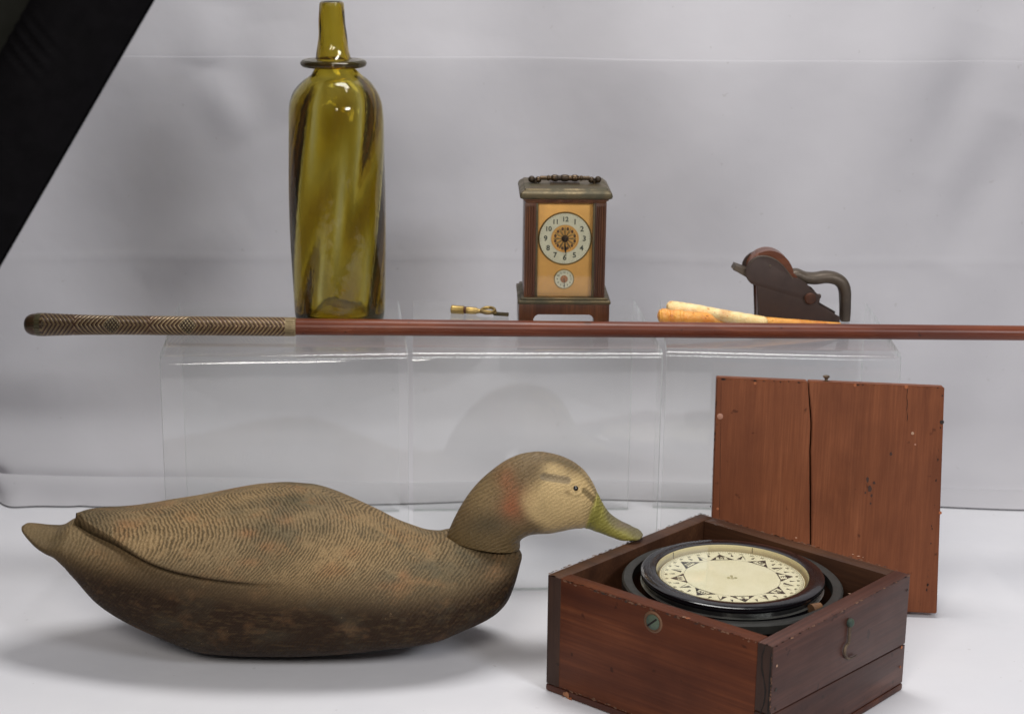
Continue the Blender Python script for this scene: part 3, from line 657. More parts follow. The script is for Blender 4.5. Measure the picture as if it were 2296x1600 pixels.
for a, b in zip(rings, rings[1:]):
    for q_ in range(16): bm.faces.new((a[q_], a[(q_+1) % 16], b[(q_+1) % 16], b[q_]))
bm.faces.new(rings[0][::-1]); bm.faces.new(rings[-1]); link('looped_handle', bm_mesh('looped_handle', bm, M_irong, auto=60), pl)
kx, kz = pp([(1818, 668)])[0]
lathe('knurled_knob', [(0, 0), (W(13), 0), (W(14.5), .0015), (W(14.5), .005), (W(12), .0065), (0, .007)], patina('rusty_screw', (.11, .038, .018), (.05, .022, .014), .5, .5), pl, 20, Matrix.Translation((kx-W(2), .0, kz)) @ ydis @ Matrix.Diagonal((.92, .92, .55, 1)))
lathe('lever_screw', [(0, 0), (W(6), 0), (W(6), .005), (W(4), .006), (0, .006)], M_iron, pl, 12, Matrix.Translation((kx+W(17), .004, kz+W(2))) @ Matrix.Rotation(math.pi/2, 4, 'Y') @ Matrix.Translation((0, 0, -.003)))
rx, rz_ = pp([(1727, 596)])[0]; lathe('rivet', [(0, .0006), (W(2.5), .0004), (W(3), 0)], M_irong, pl, 12, Matrix.Translation((rx, 0, rz_)) @ ydis)
# raised rim of the near cheek
rimp = smo([(1679, 596), (1688, 583), (1703, 575.5), (1722, 575.5), (1740, 583), (1756, 597), (1769, 613), (1778, 625)], 26)
bm = bmesh.new(); bm_tube(bm, [(x, .0004, z) for x, z in rimp], W(1.7), 6); link('cheek_rim', bm_mesh('cheek_rim', bm, M_irong, auto=60), pl)

# ------------------------------------------------------------------ mahogany compass box
HB = .0957; TW = .013
Lc, Fc, Rc, Nc = [atz(*p, HB) for p in ((1229, 1287), (1570, 1151), (2041, 1287), (1735, 1449))]
cen = (Lc+Fc+Rc+Nc)/4; yawb = math.atan2((Nc-Lc)[1], (Nc-Lc)[0])
bxo = thing('compass_box', 'open square mahogany box holding the compass, brass hook on its right side', 'wooden box', (cen[0], cen[1], 0), yawb)
cyw, syw = math.cos(-yawb), math.sin(-yawb)
def loc(P_): d = np.array(P_[:2])-cen[:2]; return np.array([d[0]*cyw-d[1]*syw, d[0]*syw+d[1]*cyw])
l2, f2_, r2_, n2_ = map(loc, (Lc, Fc, Rc, Nc))      # local: L=(-,-) N=(+,-) R=(+,+) F=(-,+)
def inset(p, sx, sy, t_=TW): return np.array([p[0]+sx*t_, p[1]+sy*t_])
li, ni, ri, fi = inset(l2, 1, 1), inset(n2_, -1, 1), inset(r2_, -1, -1), inset(f2_, 1, -1)
def wall(name, a, b, c, d, z0_, z1_, mat, bev=.0009, z1b=None, z0b=None):
    """corner points a,b (outer) c,d (inner), a->b outer"""
    za1 = z1_; zb1 = z1b if z1b is not None else z1_; za0 = z0_; zb0 = z0b if z0b is not None else z0_
    return hexa(name, [(*a, za0), (*b, zb0), (*c, zb0), (*d, za0), (*a, za1), (*b, zb1), (*c, zb1), (*d, za1)], mat, bxo, bev)
M_bx = wood('box_wood_front', 'x', *BOX, .42, 1, .5, .0, 1., .15); M_by = wood('box_wood_side', 'y', (.040, .016, .012), (.098, .038, .026), (.165, .066, .043), .40, 3, .5, .0, 1., .25)
M_end = wood('end_grain', 'z', *DRK, .6, 5, .5, 0); M_in = wood('box_wood_inside', 'x', (.035, .013, .006), (.085, .034, .015), (.14, .06, .026), .5, 8, .5, .05)
M_bot = wood('base_board_wood', 'x', (.05, .014, .008), (.11, .032, .014), (.26, .085, .03), .5, 9, .3)
ZB = .006
# front (left-facing) wall sits between the two side walls
hexa('front_board', [(l2[0]+TW*.9, l2[1], ZB), (n2_[0]-TW*1.0, n2_[1], ZB), (n2_[0]-TW*1.0, n2_[1]+TW, ZB), (l2[0]+TW*.9, l2[1]+TW, ZB), (l2[0]+TW*.9, l2[1], HB), (n2_[0]-TW*1.0, n2_[1], HB), (n2_[0]-TW*1.0, n2_[1]+TW, HB), (l2[0]+TW*.9, l2[1]+TW, HB)], M_bx, bxo, .0006)
hexa('rear_board', [(f2_[0]+TW, f2_[1]-TW, ZB), (r2_[0]-TW, r2_[1]-TW, ZB), (r2_[0]-TW, r2_[1], ZB), (f2_[0]+TW, f2_[1], ZB), (f2_[0]+TW, f2_[1]-TW, HB), (r2_[0]-TW, r2_[1]-TW, HB), (r2_[0]-TW, r2_[1], HB), (f2_[0]+TW, f2_[1], HB)], M_in, bxo, .0009)
def sidewall(p, q, s, z0a, z0b_, z1a, z1b_, mat, name, e=.0003):
    # p near end, q far end; s: +1 wall extends inward to -x
    a0 = (p[0], p[1]-e); b0 = (q[0], q[1]+e); c0 = (q[0]-s*TW, q[1]+e); d0 = (p[0]-s*TW, p[1]-e)
    return hexa(name, [(*a0, z0a), (*b0, z0b_), (*c0, z0b_), (*d0, z0a), (*a0, z1a), (*b0, z1b_), (*c0, z1b_), (*d0, z1a)], mat, bxo, .0009)
# right side wall: two boards with a slanting joint
hz0, hz1 = HB-.0520, HB-.0575
p_ = n2_; q_ = r2_
def twotone(o, endm):
    me = o.data; me.materials.append(endm)
    for f in me.polygons:
        if f.normal.y < -.8: f.material_index = 1
twotone(sidewall(p_, q_, 1, hz0+.0004, hz1+.0004, HB, HB, M_by, 'upper_side_board'), M_end)
twotone(sidewall(p_, q_, 1, ZB, ZB, hz0-.0004, hz1-.0004, M_by, 'lower_side_board'), M_end)
twotone(sidewall(l2, f2_, -1, ZB, ZB, HB, HB, M_in, 'left_side_board'), M_end)
hexa('base_board', [(l2[0]-.0004, l2[1]-.0006, .0), (n2_[0]+.0006, n2_[1]-.0006, .0), (r2_[0]+.0006, r2_[1], .0), (f2_[0], f2_[1], .0), (l2[0]-.0004, l2[1]-.0006, ZB-.0003), (n2_[0]+.0006, n2_[1]-.0006, ZB-.0003), (r2_[0]+.0006, r2_[1], ZB-.0003), (f2_[0], f2_[1], ZB-.0003)], M_bot, bxo, .0018)
# split in the end grain of the right wall: a dark wavy crack sunk line
M_crk = plain('crack_dark', (.006, .003, .002), .9)
def crack(name, pts, wd_, parent, nrm_, mat=M_crk):
    bm = bmesh.new(); n_ = len(pts); A_, B_ = [], []
    for i, p in enumerate(pts):
        a = Vector(pts[max(i-1, 0)]); b = Vector(pts[min(i+1, n_-1)]); t_ = (b-a).normalized(); s_ = t_.cross(Vector(nrm_)).normalized(); wv = wd_*(.35+.65*random.random())
        if i in (0, n_-1): wv *= .3
        A_.append(bm.verts.new(Vector(p)+s_*wv)); B_.append(bm.verts.new(Vector(p)-s_*wv))
    for i in range(n_-1): bm.faces.new((A_[i], A_[i+1], B_[i+1], B_[i]))
    return link(name, bm_mesh(name, bm, mat), parent)
crack('split', [(n2_[0]-TW*(.50+.16*math.sin(i*.55)+.05*random.random()), n2_[1]-.00045, HB-.001-i*.0042) for i in range(22)], .0009, bxo, (0, -1, 0))
crack('split', [(n2_[0]-TW*.12, n2_[1]-.00048, HB-.002-i*.0075) for i in range(12)], .0008, bxo, (0, -1, 0))
# marks: find a point on a local plane from a pixel
def on_side(px, py):   # right wall outer plane
    d = ray(px, py); a = np.array([Nc[0], Nc[1], 0]); u_ = (Rc-Nc)[:2]; nn = np.array([u_[1], -u_[0], 0])/np.linalg.norm(u_)
    t_ = ((a-np.array([0, 0, HC]))@nn)/(d@nn); P_ = np.array([0, 0, HC])+d*t_; return np.array([*loc(P_), P_[2]])
def on_front(px, py):
    d = ray(px, py); a = np.array([Nc[0], Nc[1], 0]); u_ = (Nc-Lc)[:2]; nn = np.array([u_[1], -u_[0], 0])/np.linalg.norm(u_)
    t_ = ((a-np.array([0, 0, HC]))@nn)/(d@nn); P_ = np.array([0, 0, HC])+d*t_; return np.array([*loc(P_), P_[2]])
rotF = Matrix.Rotation(math.pi/2, 4, 'X'); rotS = Matrix.Rotation(math.pi/2, 4, 'Y')
M_verd = patina('verdigris_brass', (.10, .13, .085), (.035, .055, .045), .5, .5)
P_ = on_front(1464.6, 1393.5)
rg = lathe('screw_recess', [(0, .0001), (.0066, .0001), (.0072, .0007), (.0080, .0004), (.0084, 0)], patina('ring_wood', (.16, .07, .03), (.10, .05, .025), .6, 0), bxo, 32, Matrix.Translation((P_[0], P_[1]-.0001, P_[2])) @ rotF)
sl = lathe('slotted_screw', [(0, .0011), (.0050, .0010), (.0058, .0005), (.0060, 0)], M_verd, bxo, 28, Matrix.Translation((P_[0], P_[1]-.0003, P_[2])) @ rotF)
bm = bmesh.new(); bm_box(bm, (0, 0, 0), (.0108, .0004, .0014)); bmesh.ops.transform(bm, matrix=Matrix.Translation((P_[0], P_[1]-.0015, P_[2])) @ Matrix.Rotation(-math.radians(42), 4, 'Y'), verts=bm.verts); link('slot', bm_mesh('slot', bm, M_crk), sl)
def nail(px, py, fn, r_, col_, rot, offv):
    q = fn(px, py); lathe('nail_head', [(0, .0003), (r_*.8, .0003), (r_, 0)], col_, bxo, 12, Matrix.Translation((q[0]+offv[0], q[1]+offv[1], q[2])) @ rot)
M_pale = plain('pale_chip', (.42, .25, .16), .6); M_orch = plain('orange_chip', (.34, .10, .03), .6); M_dkn = plain('dark_nail', (.03, .02, .015), .5, .4)
for px, py, r_, m_ in ((1741.5, 1491.5, .0010, M_pale), (1739, 1545, .0015, M_dkn), (1738, 1588, .0010, M_dkn), (2021, 1450, .0014, M_orch), (2018, 1494, .0011, M_orch), (2034, 1322, .0010, M_dkn)):
    nail(px, py, on_side, r_, m_, rotS, (.0002, 0))
# chips: small irregular flakes on the rim and lower corner
def flake(p, s_, nrm_, mat, sq=1.):
    bm = bmesh.new(); c_ = Vector(p); n_ = Vector(nrm_).normalized(); u_ = n_.orthogonal().normalized(); v_ = n_.cross(u_); R_ = []
    for i in range(11): a = 2*math.pi*i/11; r_ = s_*(.55+.6*random.random()); R_.append(bm.verts.new(c_+u_*r_*math.cos(a)+v_*r_*sq*math.sin(a)))
    t_ = bm.verts.new(c_+n_*.00025)
    for i in range(11): bm.faces.new((R_[i], R_[(i+1) % 11], t_))
    return link('chip', bm_mesh('chip', bm, mat, smooth=True), bxo)
for px, py, s_, m_ in ((1526, 1393, .0022, M_orch), (1520, 1389, .0014, M_pale)):
    q = atz(px, py, HB); lq = loc(q); flake((lq[0], max(lq[1], l2[1]+.0015), HB+.0001), s_, (0, 0, 1), m_, .6)
for px, py, s_ in ((1905, 1330, .0014), (1785, 1205, .0012), (1912, 1242, .0012), (1925, 1246, .0014), (1935, 1249, .0009)):
    q = atz(px, py, HB); lq = loc(q); flake((lq[0], lq[1], HB+.0001), s_, (0, 0, 1), M_pale, .6)
for px, py, s_ in ((1272, 1556, .0034), (1280, 1566, .0022), (1262, 1563, .0018)): q = on_front(px, py); flake((q[0], q[1]-.0008, q[2]), s_, (0, -1, 0), plain('pale_orange_chip', (.40, .17, .08), .6) if s_ > .003 else M_orch, 1)
# worn specks along the rim edges, too small to pick apart: one mesh
def wear(name, edges, parent, mat, n_, smax):
    bm = bmesh.new(); rs_ = random.Random(5)
    for (a, b, nr, off_) in edges:
        a, b, nr = Vector(a), Vector(b), Vector(nr); L_ = (b-a).length; d_ = (b-a).normalized(); sd = d_.cross(nr).normalized()
        for i in range(int(n_*L_/.2)):
            c_ = a+d_*(L_*rs_.random())+sd*rs_.uniform(-.0011, .0004)*off_+nr*.00012; r_ = smax*rs_.random()**2.2+.00025; k_ = rs_.uniform(1, 2.6)
            vs = [bm.verts.new(c_+d_*(r_*k_*math.cos(q)*rs_.uniform(.6, 1.2))+sd*(r_*math.sin(q)*rs_.uniform(.5, 1.1))) for q in np.linspace(0, 2*math.pi, 8)[:-1]]; bm.faces.new(vs)
    o = link(name, bm_mesh(name, bm, mat), parent); o['kind'] = 'stuff'; return o
M_wear = plain('bare_worn_wood', (.15, .070, .035), .65, 0, .5, 300); M_wear2 = plain('dark_grime', (.022, .012, .008), .7, 0, .4, 300)
p4 = [(l2, n2_), (n2_, r2_), (r2_, f2_), (f2_, l2)]
for m_, n_ in ((M_wear, 60), (M_wear2, 45)):
    wear('rim_wear', [((*a, HB), (*b, HB), (0, 0, 1), -1.) for a, b in p4]+[((n2_[0], n2_[1]-.0003, ZB+.002), (n2_[0], n2_[1]-.0003, HB-.002), (0, -1, 0), 1.), ((l2[0]+.002, l2[1], ZB+.0005), (n2_[0]-.014, n2_[1], ZB+.0005), (0, -1, 0), 1.), ((l2[0]+.013, l2[1], HB-.0015), (n2_[0]-.014, n2_[1], HB-.0015), (0, -1, 0), 1.)], bxo, m_, n_, .0008)
# hook latch on the right wall
h0 = on_side(1903, 1394); 
hk = lathe('hook_pivot', [(0, .0040), (.0016, .0039), (.0030, .0028), (.0034, .0012), (.0030, 0)], M_verd, bxo, 20, Matrix.Translation((h0[0], h0[1], h0[2])) @ rotS)
M_hook = patina('old_brass_hook', (.20, .14, .085), (.08, .055, .04), .45, .7)
hpts = [on_side(*p) + np.array([.0016, 0, 0]) for p in ((1903, 1398), (1901, 1412), (1900, 1428), (1899, 1438), (1893, 1446), (1890, 1456), (1891, 1467), (1897, 1474), (1906, 1472), (1916, 1466))]
tube('hook', [tuple(p) for p in spline(hpts, 40)], list(np.interp(np.arange(40), [0, 10, 28, 39], [.0016, .0011, .0012, .0006])), M_hook, bxo, 10, .7)

# ------------------------------------------------------------------ marine compass in gimbals
cc3 = atz(1642, 1280, HB+.003); cl2 = loc(cc3)
comp = thing('marine_compass', 'black enamelled marine compass with cream star card, seated in gimbals inside the box', 'compass', (cc3[0], cc3[1], HB+.003), 0)
comp.rotation_euler = (math.radians(1.0), math.radians(.4), 0)
kc = mpp(cc3); Q = lambda q: q*kc
M_enb = NT('black_enamel'); _v = M_enb.coord(); _n = M_enb.noise(_v, 90, 5, .65)
M_enb.set(col=M_enb.mix(M_enb.ramp1(_n, .66, .76, 0, .35), (.0035, .003, .0045), (.035, .037, .04)), rough=M_enb.math('ADD', M_enb.math('MULTIPLY', _n, .24), .05), normal=M_enb.bump(M_enb.noise(_v, 260, 3), .12, .0005), coat=.3)
M_gim = plain('dark_gimbal', (.022, .021, .018), .5, .15, .3, 70, .25)
lathe('bezel', [(Q(170), -Q(9)), (Q(171), -Q(2.5)), (Q(176), -Q(.8)), (Q(186), 0), (Q(198), -Q(.6)), (Q(204), -Q(3.5)), (Q(205.5), -Q(9)), (Q(203.5), -Q(15)), (Q(199), -Q(20)), (Q(198), -Q(27)), (Q(171), -Q(27))], M_enb.m, comp, 128, close=True)
M_sil = patina('bare_metal_line', (.30, .30, .27), (.10, .095, .085), .35, .9)
lathe('bowl_flange', [(Q(197), -Q(27)), (Q(203.5), -Q(27.4)), (Q(204.6), -Q(28.2)), (Q(203.5), -Q(29)), (Q(197), -Q(29))], M_sil, comp, 128, close=True)
lathe('bowl', [(Q(196), -Q(29.6)), (Q(200), -Q(31)), (Q(200), -Q(55)), (Q(190), -Q(120)), (Q(150), -Q(190)), (0, -Q(215))], M_enb.m, comp, 96)
M_crm = plain('cream_paint', (.78, .68, .40), .5, 0, .06, 40, .05)
lathe('inner_wall', [(Q(169.8), -Q(2)), (Q(169), -Q(9)), (Q(168), -Q(44)), (Q(167), -Q(50)), (Q(0.01), -Q(50))], M_crm, comp, 96)
# card
T_ = NT('card_paper'); _v = T_.coord(); M_card = T_.set(col=T_.mix(T_.ramp1(T_.noise(_v, 50, 4), .4, .75), (.90, .845, .58), (.82, .76, .48)), rough=.55)
zc = -Q(15)
card = lathe('card', [(0, .0), (Q(161), 0), (Q(162), -.0003), (Q(161), -.0006), (0, -.0006)], M_card, comp, 128, Matrix.Translation((0, 0, zc)))
lathe('card_edge', [(Q(161.2), .0001), (Q(163), .0001), (Q(163), -.0006), (Q(161.2), -.0006)], plain('card_edge_line', (.22, .16, .05), .6), card, 128, Matrix.Translation((0, 0, zc)), close=True)
M_prt = plain('card_print', (.022, .020, .015), .6)
zp = zc+.00012
def tri(pts): bm.faces.new([bm.verts.new((Q(r)*math.cos(a), Q(r)*math.sin(a), zp)) for r, a in pts])
A0 = math.radians(4); da = math.radians
for k_ in range(8):
    a = A0+k_*math.pi/4; bm = bmesh.new()
    tri([(140, a), (124, a+da(5.6)), (124, a-da(5.6))])
    tri([(125, a+da(5.2)), (110, a+da(14)), (110, a+da(7.4))]); tri([(125, a-da(5.2)), (110, a-da(7.4)), (110, a-da(14))])
    tri([(111.5, a+da(13.8)), (108.8, a+da(14)), (108.8, a-da(14)), (111.5, a-da(13.8))])
    link('star_point', bm_mesh('star_point', bm, M_prt), card)
bm = bmesh.new()
for k_ in range(8):
    a = A0+k_*math.pi/4; b = a+math.pi/8; tri([(140, b), (115, b+da(.2)), (115, b+da(5.2))]); tri([(140, b), (115, b-da(5.2)), (117, b-da(4.2)), (134, b-da(.3))])
    for s_ in (-1, 1):
        b = a+s_*math.pi/16; tri([(142, b), (128, b-s_*da(.6)), (128, b+s_*da(2.4))])
for i in range(180):
    a = 2*math.pi*i/180; r0 = 152 if i % 5 else 149; tri([(r0, a-.0026), (158, a-.0026), (158, a+.0026), (r0, a+.0026)])
for r_ in (158.4, 107.2):
    for i in range(120): a, b = 2*math.pi*i/120, 2*math.pi*(i+1)/120; tri([(r_, a), (r_, b), (r_+.6, b), (r_+.6, a)])
link('degree_scale', bm_mesh('degree_scale', bm, M_prt), card)['kind'] = 'stuff'
its, mts = [], []; names = ['E', 'NE', 'N', 'NW', 'W', 'SW', 'S', 'SE']
for k_ in range(8):
    a = A0+k_*math.pi/4; r0 = Q(116.5); its.append((names[k_], Q(17 if len(names[k_]) == 1 else 14))); mts.append(Matrix.Translation((r0*math.cos(a), r0*math.sin(a), zp)) @ Matrix.Rotation(a-math.pi/2, 4, 'Z'))
[text_mesh([a_], M_prt, card, 'point_letter', [b_]) for a_, b_ in zip(its, mts)]
its, mts = [], []
for k_ in range(36):
    a = A0+k_*math.pi/18; d_ = (90-k_*10) % 90 if k_ % 9 else 0
    its.append((str((k_*10) % 90 or (0 if k_ % 18 else 90)), Q(9))); mts.append(Matrix.Translation((Q(147)*math.cos(a), Q(146)*math.sin(a), zp)) @ Matrix.Rotation(a-math.pi/2, 4, 'Z'))
text_mesh(its, plain('faded_print', (.10, .09, .045), .6), card, 'degree_numbers', mts)
# faded maker's emblem at the middle
bm = bmesh.new()
for s_, cx_, cy_ in ((4, -8, -2), (4, 8, -2), (3.6, 0, 9)):
    vs = [bm.verts.new((Q(cx_+s_*math.cos(2*math.pi*i/14)*1.0), Q(cy_+s_*1.25*math.sin(2*math.pi*i/14)), zp)) for i in range(14)]; bm.faces.new(vs)
for cx_, w_ in ((-3, .7), (3, .7), (0, .8)): vs = [bm.verts.new((Q(cx_-w_), Q(-10), zp+.00002)), bm.verts.new((Q(cx_+w_), Q(-10), zp+.00002)), bm.verts.new((Q(cx_*.3+w_), Q(8), zp+.00002)), bm.verts.new((Q(cx_*.3-w_), Q(8), zp+.00002))]; bm.faces.new(vs)
link('centre_emblem', bm_mesh('centre_emblem', bm, plain('faded_emblem', (.42, .38, .20), .6)), card)
for an in (math.radians(66), math.radians(135)):
    box('lubber_line', (Q(168.3)*math.cos(an), Q(168.3)*math.sin(an), -Q(14)), (Q(1.2), Q(1.2), Q(22)), plain('lubber_black', (.10, .09, .05), .5), comp, 0)
lathe('cover_glass', [(0, -Q(3.2)), (Q(170.2), -Q(3.2)), (Q(170.2), -Q(5.5)), (0, -Q(5.5))], tg.m, comp, 64)
lathe('gimbal_ring', [(Q(223), -Q(24)), (Q(226), -Q(22.5)), (Q(242), -Q(22.5)), (Q(246), -Q(26)), (Q(246), -Q(44)), (Q(242), -Q(47)), (Q(226), -Q(47)), (Q(223), -Q(45))], M_gim, comp, 128, close=True)
# pivots: ring to box (along the front/rear), bowl to ring (sideways)
for s_ in (-1, 1):
    a = yawb+math.pi/2*1; d_ = Vector((math.cos(a), math.sin(a), 0))*s_
    tube('pivot_pin', [tuple(d_*Q(238)+Vector((0, 0, -Q(35)))), tuple(d_*Q(253)+Vector((0, 0, -Q(35))))], Q(6), M_brd, comp, 10)
    a = yawb; d_ = Vector((math.cos(a), math.sin(a), 0))*s_
    tube('pivot_pin', [tuple(d_*Q(196)+Vector((0, 0, -Q(36)))), tuple(d_*Q(232)+Vector((0, 0, -Q(36))))], Q(5), M_brd, comp, 10)
q = atz(1828, 1355, HB-.004); q = q-np.array([cc3[0], cc3[1], HB+.003]); bm = bmesh.new(); bm_tube(bm, [(q[0]-.003, q[1]-.0015, -Q(26)), (q[0]+.0045, q[1]+.003, -Q(24))], [.0042, .0030], 12); link('pivot_bearing', bm_mesh('pivot_bearing', bm, patina('copper_brown', (.30, .15, .07), (.14, .07, .035), .4, .6), auto=50), comp)

# ------------------------------------------------------------------ lid leaning on the right riser
YTR, YTL = 1.437, 1.4525
BR = atz(2100, 1384, 0.0); TR = aty(2118, 868, YTR); TLp = aty(1607, 846, YTL); BL = BR + (TLp-TR)*1.0; BL[2] = 0.0
u_ = (TR-TLp); ux = u_/np.linalg.norm(u_); v_ = (TR-BR); nl = np.cross(ux, v_); nl /= np.linalg.norm(nl)
if nl[1] < 0: nl = -nl
vz = np.cross(nl, ux); vz = vz if vz[2] > 0 else -vz
LW, LH = np.linalg.norm(u_), np.linalg.norm(v_)
lid = thing('box_lid', 'square mahogany box lid standing upright, long vertical crack, leaning behind the compass box', 'lid')
lid.matrix_world = Matrix(((ux[0], nl[0], vz[0], BR[0]), (ux[1], nl[1], vz[1], BR[1]), (ux[2], nl[2], vz[2], BR[2]), (0, 0, 0, 1)))
Li = np.linalg.inv(np.array(lid.matrix_world)); ll = lambda P_: (Li@np.array([*P_, 1]))[:3]
M_lid = wood('lid_wood', 'z', *MAH, .45, 11, .45, .0, 1.4, .2)
tr_, tl_, bl_, br_ = ll(TR), ll(TLp), ll(BL), ll(BR)
cxp = [ll(aty(px, py, 1.44))[0] for px, py in ((1814, 853), (1817, 900), (1820, 950), (1817, 1000), (1816, 1100), (1815, 1200))]
zcs = np.linspace(tr_[2], 0, 40); xc = np.interp(np.linspace(0, 1, 40), [0, .09, .19, .29, .48, .68, 1], [cxp[0], cxp[1], cxp[2], cxp[3], cxp[4], cxp[5], cxp[5]])
xc = xc + np.array([.0006*mn.noise(Vector((0, 0, i*.45))) for i in range(40)])
def board(name, left, right, y0, y1):
    """left/right: arrays of x per z station"""
    bm = bmesh.new(); n_ = len(zcs); top = lambda x: tl_[2]+(tr_[2]-tl_[2])*(x-tl_[0])/(tr_[0]-tl_[0])
    rows_ = []
    for i in range(n_):
        f = i/(n_-1); zl_ = top(left[i])*(1-f)+.0035*f; zr_ = top(right[i])*(1-f)+.0035*f
        rows_.append([bm.verts.new(p) for p in ((left[i], y0, zl_), (right[i], y0, zr_), (right[i], y1, zr_), (left[i], y1, zl_))])
    for a, b in zip(rows_, rows_[1:]):
        for j in range(4): bm.faces.new((a[j], a[(j+1) % 4], b[(j+1) % 4], b[j]))
    bm.faces.new(rows_[0]); bm.faces.new(rows_[-1][::-1])
    bmesh.ops.recalc_face_normals(bm, faces=bm.faces)
    sharp = [e for e in bm.edges if len(e.link_faces) == 2 and e.calc_face_angle() > .7]; bmesh.ops.bevel(bm, geom=sharp, offset=.0008, segments=2, affect='EDGES')
    return link(name, bm_mesh(name, bm, M_lid, auto=35), lid)
xl = np.linspace(tl_[0], bl_[0]*.5+tl_[0]*.5, 40); xr = np.linspace(tr_[0], br_[0], 40)
gap = np.interp(np.arange(40), [0, 4, 20, 30, 39], [.0004, .0009, .0011, .0008, .0006])*.75
board('lid_board', xl, xc-gap, 0, .0125); board('lid_board', xc+gap, xr, .0003, .0128)
# rim glued behind the boards
bm = bmesh.new(); bm_box(bm, ((tl_[0]+tr_[0])/2-.004, .0150, tr_[2]*.5-.0025), (LW-.016, .0044, tr_[2]-.005), .0006); link('lid_batten', bm_mesh('lid_batten', bm, M_end, auto=40), lid)
def onlid(px, py):
    d = ray(px, py); t_ = ((BR-np.array([0, 0, HC]))@nl)/(d@nl); return ll(np.array([0, 0, HC])+d*t_)
M_fill = plain('putty_filled_hole', (.42, .20, .13), .55)
for px, py, r_, m_ in ((1614.5, 933, .0026, M_fill), (1693, 859, .0012, M_orch), (1917, 863.5, .0014, M_orch), (2032, 867, .0016, M_orch), (2046, 971, .0013, M_pale), (2052, 996, .0008, M_fill), (2112, 946, .0018, M_dkn), (2108, 1149, .0014, M_orch), (1609, 1140, .0012, M_orch)):
    q = onlid(px, py); lathe('nail_hole', [(0, .0002), (r_*.8, .00025), (r_, 0)], m_, lid, 14, Matrix.Translation((q[0], -.0001, q[2])) @ rotF)
for px, py, r_ in ((1998, 1018, .0014), (1945, 1075, .0016), (1950, 1095, .0022), (1960, 1082, .0012), (1954, 1110, .0012), (1940, 1104, .0009), (1952, 1128, .0009)):
    q = onlid(px, py); bm = bmesh.new(); R_ = [bm.verts.new((q[0]+r_*(.5+.6*random.random())*math.cos(a), -.00012, q[2]+r_*1.5*(.5+.6*random.random())*math.sin(a))) for a in np.linspace(0, 2*math.pi, 9)[:-1]]; bm.faces.new(R_); link('dark_pit', bm_mesh('dark_pit', bm, plain('pit_stain', (.045, .018, .010), .7)), lid)
crack('hairline_split', [tuple(onlid(2034+.8*math.sin(i*1.3), 868+i*6)*np.array([1, 0, 1])+np.array([0, -.00015, 0])) for i in range(14)], .00022, lid, (0, -1, 0))
crack('hairline_split', [tuple(onlid(1617-i*.35, 850+i*30)*np.array([1, 0, 1])+np.array([0, -.00015, 0])) for i in range(16)], .00016, lid, (0, -1, 0))
for m_ in (M_wear, M_wear2):
    wear('edge_wear', [((tl_[0]+.001, 0, tl_[2]-.0012), (tr_[0]-.001, 0, tr_[2]-.0012), (0, -1, 0), 1.), ((tr_[0]-.0012, .0003, .006), (tr_[0]-.0012, .0003, tr_[2]-.002), (0, -1, 0), 1.), ((tl_[0]+.0016, 0, .006), (tl_[0]+.0012, 0, tl_[2]-.002), (0, -1, 0), 1.)], lid, m_, 24, .0008)
q = ll(aty(1853, 856, YTR+.012)); stud = lathe('brass_stud', [(0, .0052), (.0020, .0050), (.0031, .0041), (.0024, .0030), (.0014, .0022), (.0013, -.001)], M_hook, lid, 18, Matrix.Translation((q[0], .0065, tl_[2]+(tr_[2]-tl_[2])*(q[0]-tl_[0])/(tr_[0]-tl_[0]))))

